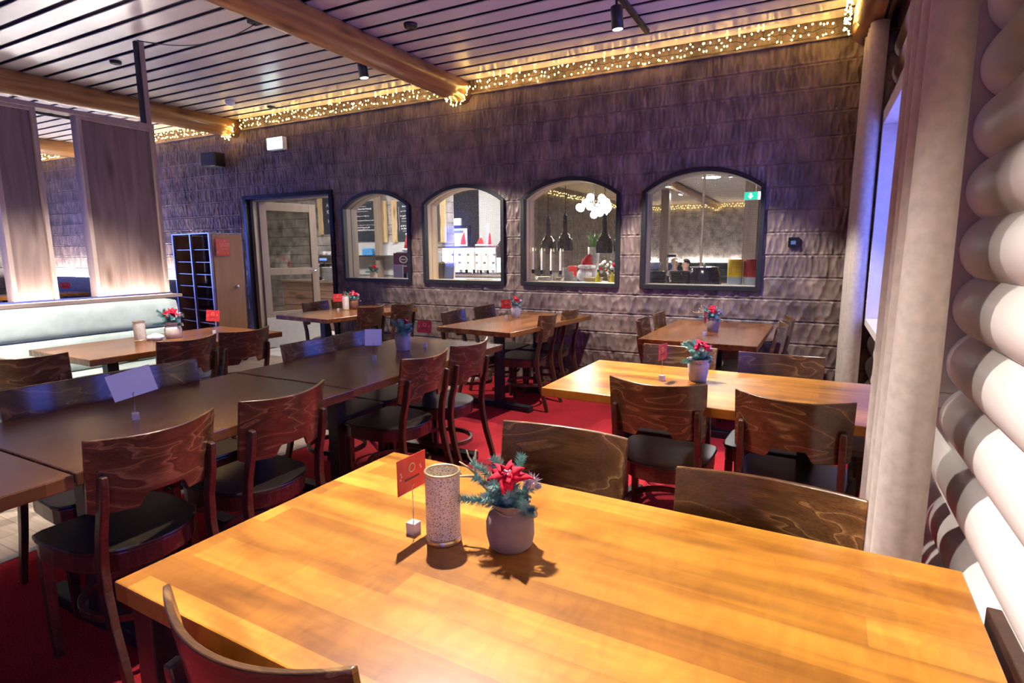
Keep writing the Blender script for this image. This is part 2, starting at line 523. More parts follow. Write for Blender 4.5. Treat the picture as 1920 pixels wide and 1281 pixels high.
m_gold = plain('gold_metal', (0.72, 0.55, 0.30), 0.3, 0.9, noise=0.1)

def lantern_material():
    t = NT('perforated_gold')
    vo = t.n('ShaderNodeTexVoronoi', feature='DISTANCE_TO_EDGE', i_Scale=1.0)
    t.l(t.coord((190, 190, 190)), vo.inputs['Vector'])
    c = t.ramp(vo.outputs['Distance'], [(0.13, (0.92, 0.85, 0.70)), (0.24, (0.48, 0.33, 0.13))])
    t.l(c, t.b.inputs['Base Color'])
    t.b.inputs['Roughness'].default_value = 0.35
    t.b.inputs['Metallic'].default_value = 0.1
    t.bump(vo.outputs['Distance'], 0.4, 0.002)
    return t.m
m_lantern = lantern_material()

def carpet_material():
    t = NT('red_carpet_pile')
    nz = t.n('ShaderNodeTexNoise', i_Scale=170.0, i_Detail=4.0)
    t.l(t.coord(), nz.inputs['Vector'])
    n2 = t.n('ShaderNodeTexNoise', i_Scale=3.0, i_Detail=4.0)
    t.l(t.coord(), n2.inputs['Vector'])
    c = t.ramp(nz.outputs[0], [(0.3, (0.14, 0.005, 0.008)), (0.55, (0.33, 0.014, 0.020)), (0.75, (0.45, 0.030, 0.036))])
    d = t.ramp(n2.outputs[0], [(0.3, (0.75, 0.75, 0.75)), (0.7, (1.1, 1.1, 1.1))])
    t.l(cmix(t, c, d, 1.0, 'MULTIPLY'), t.b.inputs['Base Color'])
    t.b.inputs['Roughness'].default_value = 0.95
    t.b.inputs['Specular IOR Level'].default_value = 0.15
    t.bump(nz.outputs[0], 0.8, 0.006)
    return t.m
m_carpet = carpet_material()

def plank_floor_material():
    t = NT('grey_plank_floor')
    br = t.n('ShaderNodeTexBrick', i_Scale=1.0)
    br.inputs['Brick Width'].default_value = 1.4
    br.inputs['Row Height'].default_value = 0.14
    br.inputs['Mortar Size'].default_value = 0.0015
    br.inputs['Color1'].default_value = (0.30, 0.22, 0.16, 1)
    br.inputs['Color2'].default_value = (0.40, 0.31, 0.24, 1)
    br.inputs['Mortar'].default_value = (0.06, 0.05, 0.04, 1)
    t.l(t.coord(), br.inputs['Vector'])
    nz = t.n('ShaderNodeTexNoise', i_Scale=1.0, i_Detail=4.0)
    t.l(t.coord((3, 40, 40)), nz.inputs['Vector'])
    g = t.ramp(nz.outputs[0], [(0.3, (0.75, 0.75, 0.75)), (0.7, (1.1, 1.1, 1.1))])
    t.l(cmix(t, br.outputs[0], g, 1.0, 'MULTIPLY'), t.b.inputs['Base Color'])
    t.b.inputs['Roughness'].default_value = 0.4
    return t.m
m_floor = plank_floor_material()

def tile_material(name, a, b, size, mortar, rough=0.4):
    t = NT(name)
    br = t.n('ShaderNodeTexBrick', i_Scale=1.0)
    br.offset = 0.0
    br.inputs['Brick Width'].default_value = size
    br.inputs['Row Height'].default_value = size
    br.inputs['Mortar Size'].default_value = size * 0.03
    br.inputs['Color1'].default_value = (*a, 1)
    br.inputs['Color2'].default_value = (*b, 1)
    br.inputs['Mortar'].default_value = (*mortar, 1)
    t.l(t.coord(rot=(0, 0, 0)), br.inputs['Vector'])
    t.l(br.outputs[0], t.b.inputs['Base Color'])
    t.b.inputs['Roughness'].default_value = rough
    return t.m
m_tile = tile_material('pale_floor_tile', (0.52, 0.50, 0.48), (0.57, 0.55, 0.53), 0.4, (0.3, 0.29, 0.28))
m_plaster = plain('white_plaster', (0.70, 0.71, 0.70), 0.7, noise=0.03)
m_blacktile = plain('black_tile_wall', (0.035, 0.035, 0.04), 0.3, noise=0.3, nscale=12)
m_planks = log_grain('counter_planks', (0.30, 0.17, 0.12), (0.45, 0.29, 0.22), 0.5, 'X', 0.0)
m_purple = plain('purple_poster', (0.17, 0.055, 0.09), 0.45, noise=0.1)
m_lilac = plain('lilac_frame_card', (0.36, 0.31, 0.42), 0.4, noise=0.06)
m_yellow = plain('yellow_plastic', (0.75, 0.50, 0.02), 0.4, noise=0.04)
m_redbin = plain('red_plastic', (0.33, 0.012, 0.014), 0.4, noise=0.04)
m_greyplastic = plain('grey_plastic', (0.33, 0.38, 0.46), 0.4, noise=0.05)
m_bluebag = plain('blue_bag', (0.10, 0.38, 0.80), 0.4, noise=0.3)
m_bottleglass = plain('smoked_shade_glass', (0.05, 0.043, 0.03), 0.12, noise=0.2)
m_yolk = plain('food_yellow', (0.75, 0.55, 0.18), 0.5, noise=0.3, nscale=30)
m_oil = plain('olive_oil', (0.60, 0.52, 0.02), 0.15, noise=0.1)
m_skin = plain('skin', (0.55, 0.33, 0.26), 0.5, noise=0.05)
m_hair = plain('dark_hair', (0.10, 0.07, 0.05), 0.7, noise=0.2)
m_cloth = fabric('dark_sweater', (0.03, 0.035, 0.05), 0.2)
m_cloth2 = fabric('pale_sweater', (0.45, 0.36, 0.34), 0.2)

# ------------------------------------------------------------------ the room
YW = 5.52          # face of the carved log wall
PITCH = 0.1937
CEIL = 3.22
X0, X1 = -13.4, 0.45
Y0 = -4.0
W_WINDOWS = [(-4.825, 0.541), (-3.555, 0.545), (-2.262, 0.545), (-0.965, 0.543)]   # centre x, half width (outer frame)
SILL, SPRING, APEX = 1.036, 1.958, 2.150
DOOR_L, DOOR_R, DOOR_T = -7.21, -5.505, 2.196

def arch_top(x, hw, spring=SPRING, apex=APEX):
    r = apex - spring
    R = (hw * hw + r * r) / (2 * r)
    return apex - R + math.sqrt(max(R * R - x * x, 0))

def carved_wall():
    xs = np.concatenate([np.arange(X0, -9.0, 0.0105), np.arange(-9.0, X1 + 0.1, 0.0068)])
    zs = []
    k = 0
    while k * PITCH < CEIL:
        z0 = k * PITCH
        for a in (0.0, 0.006, 0.012, 0.02, 0.03):
            zs.append(z0 + a)
        for a in np.linspace(0.042, PITCH - 0.03, 11):
            zs.append(z0 + a)
        for a in (PITCH - 0.02, PITCH - 0.012, PITCH - 0.005):
            zs.append(z0 + a)
        k += 1
    zs = np.array([z for z in zs if z <= CEIL + 0.02])
    Xg, Zg = np.meshgrid(xs, zs)
    rng = np.random.default_rng(3)
    depth = np.zeros_like(Xg)
    board = np.floor(Zg / PITCH + 1e-6).astype(int)
    for b in range(board.min(), board.max() + 1):
        rows = np.where(board[:, 0] == b)[0]
        if len(rows) == 0:
            continue
        lowb = b < 6
        sp = 0.066 if lowb else 0.043
        nrow = 2
        n = int((X1 + 0.1 - X0) / sp) + 3
        Z = Zg[rows] - b * PITCH
        X = Xg[rows]
        best = np.full_like(X, -0.02)
        ci = np.clip(((X - X0) / sp).astype(int), 0, n - 1)
        for rr in range(nrow + 1):
            px = X0 + (np.arange(n + 2) + rng.uniform(-0.32, 0.32, n + 2) + 0.5 * (rr % 2)) * sp
            pz = (rr + rng.uniform(-0.2, 0.3, n + 2)) * PITCH / nrow
            pd = rng.uniform(0.009, 0.016, n + 2) * (1.15 if lowb else 1.35)
            pw = sp * rng.uniform(0.50, 0.75, n + 2)
            ph = (0.075 if lowb else 0.105) * rng.uniform(0.8, 1.25, n + 2)
            for dc in (-1, 0, 1, 2):
                c = np.clip(ci + dc, 0, n + 1)
                g = pd[c] * (1 - ((X - px[c]) / pw[c]) ** 2 - ((Z - pz[c]) / ph[c]) ** 2)
                best = np.maximum(best, g)
        edge = np.minimum(Z, PITCH - Z)
        lip = np.clip(1 - edge / 0.011, 0, 1) * 0.022
        fade = np.clip(edge / 0.016, 0, 1)
        depth[rows] = (best + 0.004) * fade + lip
    for sx in (-2.90, -7.303, -8.522, -11.3):       # vertical joints between log lengths
        depth += np.clip(1 - np.abs(Xg - sx) / 0.009, 0, 1) * 0.012
    Yg = YW + depth
    nz, nx = Xg.shape
    co = np.stack([Xg, Yg, Zg], -1).reshape(-1, 3)
    idx = np.arange(nz * nx).reshape(nz, nx)
    q = np.stack([idx[:-1, :-1], idx[:-1, 1:], idx[1:, 1:], idx[1:, :-1]], -1).reshape(-1, 4)
    cx = co[q].mean(1)
    keep = np.ones(len(q), bool)
    for (c, hw) in W_WINDOWS:
        h2 = hw - 0.02
        dx = np.abs(cx[:, 0] - c)
        r = APEX - SPRING
        R = (hw * hw + r * r) / (2 * r)
        top = APEX - 0.02 - R + np.sqrt(np.maximum(R * R - dx ** 2, 0))
        keep &= ~((dx < h2) & (cx[:, 2] > SILL + 0.02) & (cx[:, 2] < top))
    keep &= ~((cx[:, 0] > DOOR_L + 0.02) & (cx[:, 0] < DOOR_R - 0.02) & (cx[:, 2] < DOOR_T - 0.02))
    q = q[keep]
    me = bpy.data.meshes.new('wall_back')
    me.vertices.add(len(co)); me.vertices.foreach_set('co', co.ravel())
    me.loops.add(len(q) * 4); me.loops.foreach_set('vertex_index', q.ravel())
    me.polygons.add(len(q)); me.polygons.foreach_set('loop_start', np.arange(0, len(q) * 4, 4)); me.polygons.foreach_set('loop_total', np.full(len(q), 4))
    me.materials.append(m_adze)
    me.update(); me.validate()
    o = bpy.data.objects.new('wall_back', me)
    C.objects.link(o)
    return structure(o)
carved_wall()

# floor: plank floor on the left, red carpet on the right, pale tiles beyond the door
XC = -3.22
structure(box('floor', X0, XC, Y0, 5.30, -0.1, 0.0, m_floor))
structure(box('floor_tile', X0, -5.0, 5.30, 23.6, -0.1, 0.0, m_tile))
structure(box('floor_kitchen', -5.0, 0.7, 5.60, 23.6, -0.1, 0.0, m_tile))
structure(box('floor_plank', -5.0, XC, 5.30, 5.60, -0.1, 0.0, m_floor))
structure(box('floor_carpet', XC, 0.6, Y0, 5.60, -0.1, 0.0, m_carpet))
structure(box('trim_1', XC - 0.02, XC + 0.02, Y0, 5.5, 0.0, 0.006, m_alu))

# ceiling: painted boards with dark gaps, running along X
def board_ceiling(name, x0, x1, y_first, y_end):
    mb = MB()
    pit, gap = 0.2053, 0.050
    y = y_first
    while y > y_end:
        lo = max(y - pit + gap, y_end)
        if y - lo > 0.01:
            mb.mi = 0
            mb.box(x0, x1, lo, y, CEIL, CEIL + 0.008)
        y -= pit
    mb.mi = 1
    mb.box(x0, x1, y_end - 0.1, y_first + 0.3, CEIL + 0.028, CEIL + 0.12)
    return structure(mb.build(name, mats=[m_ceil, m_ceil_gap]))
board_ceiling('ceiling', X0, 0.7, 5.32 + 0.2053 - 0.02, Y0 - 0.1)
board_ceiling('ceiling_kitchen', X0, 0.7, 23.6, 5.62)

# right wall of painted round logs with a window opening
LOGR = 0.118
XG = 0.475
def log_wall(name, spans):
    mb = MB()
    z = 0.724 - 4 * PITCH - PITCH / 2
    k = 0
    while z < CEIL + 0.1:
        for (ya, yb, za, zb) in spans:
            if z + 0.001 < za or z - 0.001 > zb:
                continue
            vs, fs = [], []
            n = 14
            A = math.asin(min(1, PITCH / 2 / LOGR))
            ys = [ya + (yb - ya) * i / 6 for i in range(7)]
            for y in ys:
                for i in range(n + 1):
                    a = -A + 2 * A * i / n
                    vs.append((XG + LOGR * math.cos(A) - LOGR * math.cos(a), y, z + LOGR * math.sin(a)))
                vs.append((XG + 0.12, y, z + PITCH / 2)); vs.append((XG + 0.12, y, z - PITCH / 2))
            m = n + 3
            for j in range(len(ys) - 1):
                for i in range(m):
                    fs.append([j * m + i, j * m + (i + 1) % m, (j + 1) * m + (i + 1) % m, (j + 1) * m + i])
            fs.append(list(range(m))); fs.append(list(range((len(ys) - 1) * m, len(ys) * m))[::-1])
            mb.add(vs, fs)
        z += PITCH
    o = mb.build(name, m_logwhite)
    bm = bmesh.new(); bm.from_mesh(o.data); bmesh.ops.recalc_face_normals(bm, faces=bm.faces); bm.to_mesh(o.data); bm.free()
    return structure(smooth_by_angle(o, 35))
WA, WB, WZ0, WZ1 = 2.46, 4.92, 0.90, 2.27
log_wall('wall_right', [(-0.515, WA - 0.032, -1, 9), (WB + 0.032, 5.56, -1, 9), (WA - 0.032, WB + 0.032, -1, WZ0 - 0.05), (WA - 0.032, WB + 0.032, WZ1 + 0.08, 9), (-4.1, -3.085, -1, 9), (-3.085, -0.515, -1, WZ0 - 0.05), (-3.085, -0.515, WZ1 + 0.08, 9)])

def side_window(name, ya, yb):
    mb = MB()
    # casing box around the opening, standing proud of the logs
    mb.box(0.350, 0.60, ya - 0.03, yb + 0.03, WZ0 - 0.055, WZ0)            # sill board
    mb.box(0.350, 0.60, ya - 0.03, yb + 0.03, WZ1, WZ1 + 0.10)            # head
    mb.box(0.350, 0.60, ya - 0.03, ya, WZ0, WZ1)
    mb.box(0.350, 0.60, yb, yb + 0.03, WZ0, WZ1)
    f = structure(mb.build(name, m_casing, bevel=0.004))
    g = MB()
    g.box(0.545, 0.585, ya, yb, WZ0, WZ0 + 0.06); g.box(0.545, 0.585, ya, yb, WZ1 - 0.06, WZ1)
    for y in (ya, (ya + yb) / 2 - 0.03, yb - 0.06):
        g.box(0.545, 0.585, y, y + 0.06, WZ0 + 0.06, WZ1 - 0.06)
    g.build('sash', m_casing, f)
    box('pane', 0.564, 0.568, ya + 0.06, yb - 0.06, WZ0 + 0.06, WZ1 - 0.06, m_glass, f)
    return f
side_window('window_5', WA, WB)
side_window('window_6', -3.05, -0.55)

# walls out of view that close the room
def wall_with_windows():
    mb = MB()
    ws = [(-11.2, -8.8)]
    x = X0 - 0.1
    for a, b in ws:
        mb.box(x, a, Y0 - 0.2, Y0, 0, CEIL); mb.box(a, b, Y0 - 0.2, Y0, 0, 0.9); mb.box(a, b, Y0 - 0.2, Y0, 2.3, CEIL); x = b
    mb.box(x, 0.7, Y0 - 0.2, Y0, 0, CEIL)
    structure(mb.build('wall_front', m_adze_far))
    for i, (a, b) in enumerate(ws):
        g = MB()
        for xx in (a, (a + b) / 2 - 0.03, b - 0.06):
            g.box(xx, xx + 0.06, Y0 - 0.14, Y0 - 0.08, 0.9, 2.3)
        g.box(a, b, Y0 - 0.14, Y0 - 0.08, 0.9, 0.96); g.box(a, b, Y0 - 0.14, Y0 - 0.08, 2.24, 2.3)
        f = structure(g.build('window_%d' % (7 + i), m_casing))
        box('pane', a + 0.06, b - 0.06, Y0 - 0.112, Y0 - 0.108, 0.96, 2.24, m_glass, f)
wall_with_windows()
mb = MB()
mb.box(X0 - 0.2, X0, Y0 - 0.2, -1.2, 0, CEIL); mb.box(X0 - 0.2, X0, 4.4, 23.8, 0, CEIL); mb.box(X0 - 0.2, X0, -1.2, 4.4, 0, 0.6); mb.box(X0 - 0.2, X0, -1.2, 4.4, 2.6, CEIL)
structure(mb.build('wall_left', m_adze_far))
mb = MB()
for yy in (-1.2, 0.63, 2.5, 4.34):
    mb.box(X0 - 0.14, X0 - 0.08, yy, yy + 0.06, 0.6, 2.6)
mb.box(X0 - 0.14, X0 - 0.08, -1.14, 4.34, 0.6, 0.66); mb.box(X0 - 0.14, X0 - 0.08, -1.14, 4.34, 2.54, 2.6)
_f = structure(mb.build('window_8', m_casing))
box('pane', X0 - 0.112, X0 - 0.108, -1.14, 4.34, 0.66, 2.54, m_glass, _f)

# ledge at the top of the carved wall
structure(box('trim_2', X0, 0.45, YW - 0.016, YW + 0.01, 3.072, 3.092, m_adze, bevel=0.003))

# log ceiling beams
def log_beam(x, label):
    mb = MB()
    n, ys = 28, np.linspace(Y0, YW + 0.02, 24)
    vs, fs = [], []
    rr = random.Random(int(x * 10))
    for y in ys:
        r = 0.1248 + rr.uniform(-0.0015, 0.0015)
        for i in range(n):
            a = 2 * PI * i / n
            vs.append((r * math.cos(a), y, r * math.sin(a)))
    for j in range(len(ys) - 1):
        for i in range(n):
            fs.append([j * n + i, j * n + (i + 1) % n, (j + 1) * n + (i + 1) % n, (j + 1) * n + i])
    fs.append(list(range(n))); fs.append(list(range((len(ys) - 1) * n, len(ys) * n))[::-1])
    mb.add(vs, fs)
    o = mb.build('log_beam', m_beam, smooth=True)
    o.location = (x, 0, 3.115)
    tag(o, label, 'beam', kind='structure')
    bm = bmesh.new(); bm.from_mesh(o.data); bmesh.ops.recalc_face_normals(bm, faces=bm.faces); bm.to_mesh(o.data); bm.free()
    return o
log_beam(-3.52, 'round varnished log ceiling beam ending above the second arched window')
log_beam(-7.29, 'round varnished log ceiling beam ending to the left of the exit sign')
log_beam(0.25, 'round log ceiling beam above the curtains, wrapped in lights')
log_beam(-11.06, 'round log ceiling beam seen through the gap of the wooden screen')

# ------------------------------------------------------------------ arched windows and door in the carved wall
def arch_outline(c, hw, z0, spring, apex, n=18):
    pts = [(c - hw, z0), (c + hw, z0)]
    for i in range(n + 1):
        x = hw - 2 * hw * i / n
        pts.append((c + x, arch_top(x, hw, spring, apex)))
    return pts

def ring_prism(outer, inner, y0, y1):
    mb = MB()
    n = len(outer)
    vs = [(p[0], y0, p[1]) for p in outer] + [(p[0], y0, p[1]) for p in inner] + [(p[0], y1, p[1]) for p in outer] + [(p[0], y1, p[1]) for p in inner]
    fs = []
    for i in range(n):
        j = (i + 1) % n
        fs += [[i, j, n + j, n + i], [2 * n + i, 3 * n + i, 3 * n + j, 2 * n + j], [i, 2 * n + i, 2 * n + j, j], [n + i, n + j, 3 * n + j, 3 * n + i]]
    return mb.add(vs, fs)

def arched_window(name, c, hw, reveal_mat, grid):
    o1 = arch_outline(c, hw, SILL, SPRING, APEX)
    i1 = arch_outline(c, hw - 0.042, SILL + 0.045, SPRING - 0.012, APEX - 0.043)
    f = structure(ring_prism(o1, i1, YW - 0.022, YW + 0.045).build(name, m_black, bevel=0.003))
    oo = arch_outline(c, hw + 0.01, SILL - 0.01, SPRING, APEX + 0.01)
    i2 = arch_outline(c, hw - 0.040, SILL + 0.042, SPRING - 0.012, APEX - 0.041)
    ring_prism(oo, i2, YW + 0.045, YW + 0.115).build('reveal', reveal_mat, f)
    i3 = arch_outline(c, hw - 0.030, SILL + 0.035, SPRING - 0.010, APEX - 0.033)
    ring_prism(oo, i3, YW + 0.115, YW + 0.125).build('shadow_gap', m_black, f)
    ring_prism(oo, i2, YW + 0.125, YW + 0.235).build('casing', reveal_mat, f)
    g = arch_outline(c, hw - 0.035, SILL + 0.038, SPRING - 0.012, APEX - 0.038)
    n = len(g)
    mb = MB()
    mb.add([(p[0], YW + 0.178, p[1]) for p in g] + [(p[0], YW + 0.182, p[1]) for p in g], [list(range(n)), list(range(n, 2 * n))[::-1]] + [[i, n + i, n + (i + 1) % n, (i + 1) % n] for i in range(n)])
    mb.build('pane', m_glass, f)
    if grid:
        mb = MB()
        r = 0.00055
        x = c - hw + 0.05 if grid == 1 else c - hw + 0.05
        sp = 0.0155
        z = SILL + 0.05
        while z < APEX - 0.05:
            if z < SPRING - 0.02:
                w_ = hw - 0.042
            else:
                rr = APEX - SPRING; R = (hw * hw + rr * rr) / (2 * rr)
                w_ = min(hw - 0.042, math.sqrt(max(R * R - (z + 0.045 - APEX + R) ** 2, 0.0001)))
            mb.box(c - w_, c + w_, YW + 0.19, YW + 0.19 + 2 * r, z - r, z + r)
            z += sp
        while x < c + hw - 0.045:
            mb.box(x - r, x + r, YW + 0.19, YW + 0.19 + 2 * r, SILL + 0.045, arch_top(x - c, hw) - 0.045)
            x += sp
        mb.build('wire_grid', m_steel, f)
    return f
arched_window('window_1', *W_WINDOWS[0], m_reveal_grey, 0)
arched_window('window_2', *W_WINDOWS[1], m_reveal, 1)
arched_window('window_3', *W_WINDOWS[2], m_reveal, 1)
arched_window('window_4', *W_WINDOWS[3], m_reveal_grey, 1)

def doorway():
    mb = MB()
    t = 0.055
    mb.box(DOOR_L, DOOR_L + t, YW - 0.022, YW + 0.06, 0, DOOR_T)
    mb.box(DOOR_R - t, DOOR_R, YW - 0.022, YW + 0.06, 0, DOOR_T)
    mb.box(DOOR_L + t, DOOR_R - t, YW - 0.022, YW + 0.06, DOOR_T - t, DOOR_T)
    f = structure(mb.build('door_1', m_blackgloss, bevel=0.003))
    jb = MB()
    jb.box(DOOR_L + 0.04, DOOR_L + 0.115, YW + 0.06, YW + 0.16, 0, DOOR_T)
    jb.box(DOOR_L + 0.04, DOOR_L + 0.115, YW + 0.175, YW + 0.25, 0, DOOR_T)
    jb.box(DOOR_R - 0.075, DOOR_R - 0.02, YW + 0.06, YW + 0.25, 0, DOOR_T)
    jb.box(DOOR_L + 0.04, DOOR_R - 0.02, YW + 0.06, YW + 0.25, DOOR_T - 0.07, DOOR_T - 0.005)
    jb.build('jamb', m_reveal_grey, f)
    # the leaf, swung open into the next room
    hx, hy = -7.09, YW + 0.14
    ang = math.radians(74)
    Mx = Matrix.Translation((hx, hy, 0)) @ Matrix.Rotation(ang, 4, 'Z')
    L, T, Hh = 0.86, 0.045, 2.125
    lm = MB()
    lm.box(0, 0.10, -T / 2, T / 2, 0.02, Hh, Mx); lm.box(L - 0.11, L, -T / 2, T / 2, 0.02, Hh, Mx)
    lm.box(0.10, L - 0.11, -T / 2, T / 2, Hh - 0.12, Hh, Mx)
    lm.box(0.10, L - 0.11, -T / 2, T / 2, 1.08, 1.18, Mx); lm.box(0.10, L - 0.11, -T / 2, T / 2, 0.46, 0.54, Mx)
    leaf = lm.build('door_leaf', m_doorwood, f, bevel=0.004)
    MB().box(0.0, L, -T / 2 - 0.004, T / 2 + 0.004, 0.015, 0.46, Mx).build('kick_plate', m_kick, leaf)
    gm = MB()
    gm.box(0.10, L - 0.11, -0.004, 0.004, 1.18, Hh - 0.12, Mx); gm.box(0.10, L - 0.11, -0.004, 0.004, 0.54, 1.08, Mx)
    gm.build('pane', m_glass_door, leaf)
    hm = MB()
    for s in (-1, 1):
        hm.tube([Mx @ Vector((L - 0.05, s * 0.02, 1.13)), Mx @ Vector((L - 0.05, s * 0.065, 1.13)), Mx @ Vector((L - 0.07, s * 0.07, 1.13)), Mx @ Vector((L - 0.17, s * 0.07, 1.125))], 0.011, 8)
    hm.build('door_handle', m_steel, leaf, smooth=True)
doorway()

# ------------------------------------------------------------------ chairs
BACK_HW, SAG, DIP = 0.203, 0.066, 0.012
def back_y(u, z):
    """y of the backrest surface at lateral u (-1..1) and height z (chair faces +y)"""
    lean = -0.175 - 0.16 * (z - 0.60)
    return lean - SAG * (1 - u * u)

def make_chair(label, cat='chair'):
    t = thing('dining_chair', label, cat)
    # seat: straight front, round back
    pts = []
    for a in np.linspace(0, PI, 25):
        pts.append((0.205 * math.cos(a), -0.02 - 0.185 * math.sin(a)))
    front = [(-0.212, 0.06), (-0.215, 0.15), (-0.205, 0.195), (-0.17, 0.213), (0.17, 0.213), (0.205, 0.195), (0.215, 0.15), (0.212, 0.06)]
    poly = [(x, -y) if False else (x, y) for x, y in front] + pts
    poly = poly[::-1]
    MB().prism(poly, 0.447, 0.463).build('seat', m_seat, t, bevel=0.005)
    inner = [(x * 0.965, y * 0.965) for x, y in poly]
    MB().prism(inner, 0.385, 0.4465).build('seat_frame', m_chair_frame, t, bevel=0.003)
    # backrest: bent panel with a notched lower edge
    nu, nz = 64, 10
    def zb(u):
        a = abs(u)
        if a < 0.42:
            k = min(1, max(0, (a - 0.27) / 0.15)); return 0.650 - 0.042 * k * k * (3 - 2 * k)
        if a < 0.88: return 0.608 + 0.006 * (a - 0.42)
        return 0.611 + 0.012 * ((a - 0.88) / 0.12) ** 2
    def zt(u): return 0.860 - DIP * (1 - u * u)
    vs, fs = [], []
    for side in (0, 1):
        for j in range(nz + 1):
            for i in range(nu + 1):
                u = -1 + 2 * i / nu
                z = zb(u) + (zt(u) - zb(u)) * j / nz
                vs.append((u * BACK_HW * (1 + 0.02 * (z - 0.6) / 0.26), back_y(u, z) - side * 0.013, z))
    W = nu + 1
    N = W * (nz + 1)
    for j in range(nz):
        for i in range(nu):
            a = j * W + i
            fs.append([a, a + 1, a + W + 1, a + W][::-1])
            fs.append([N + a, N + a + 1, N + a + W + 1, N + a + W])
    for i in range(nu):
        fs.append([i, i + 1, N + i + 1, N + i]); a = nz * W + i
        fs.append([a, N + a, N + a + 1, a + 1])
    for j in range(nz):
        a = j * W
        fs.append([a, N + a, N + a + W, a + W]); a += nu
        fs.append([a, a + W, N + a + W, N + a])
    b = mesh_obj('backrest', vs, fs, m_chair, t)
    bm = bmesh.new(); bm.from_mesh(b.data); bmesh.ops.recalc_face_normals(bm, faces=bm.faces); bm.to_mesh(b.data); bm.free()
    smooth_by_angle(b, 45)
    bv = b.modifiers.new('bevel', 'BEVEL'); bv.width, bv.segments, bv.limit_method = 0.003, 2, 'ANGLE'; bv.angle_limit = math.radians(60)
    for s in (-1, 1):
        MB().tube([(s * 0.180, 0.178, 0.0), (s * 0.182, 0.180, 0.15), (s * 0.182, 0.180, 0.386)], [0.72, 0.85, 1.0], sq=(0.036, 0.036)).build('leg', m_chair_frame, t, bevel=0.003)
        u = 0.86
        yb = lambda z: back_y(u, z) - 0.013 - 0.014
        path = [(s * 0.186, -0.290, 0.0), (s * 0.186, -0.262, 0.11), (s * 0.185, -0.222, 0.24), (s * 0.183, -0.196, 0.36), (s * 0.181, -0.190, 0.44), (s * 0.178, -0.200, 0.54), (s * 0.176, yb(0.64), 0.64), (s * 0.175, yb(0.72), 0.72), (s * 0.175, yb(0.742), 0.742)]
        MB().tube(path, [0.9, 0.95, 1.0, 1.05, 1.05, 1, 0.95, 0.9, 0.75], sq=(0.034, 0.026)).build('leg', m_chair_frame, t, bevel=0.004)
    ring = [(0.165 * math.cos(a), -0.02 + 0.175 * math.sin(a), 0.215) for a in np.linspace(0, 2 * PI, 40, endpoint=False)]
    MB().tube(ring, 1.0, closed=True, sq=(0.026, 0.018)).build('stretcher_ring', m_chair_frame, t, bevel=0.002)
    return t

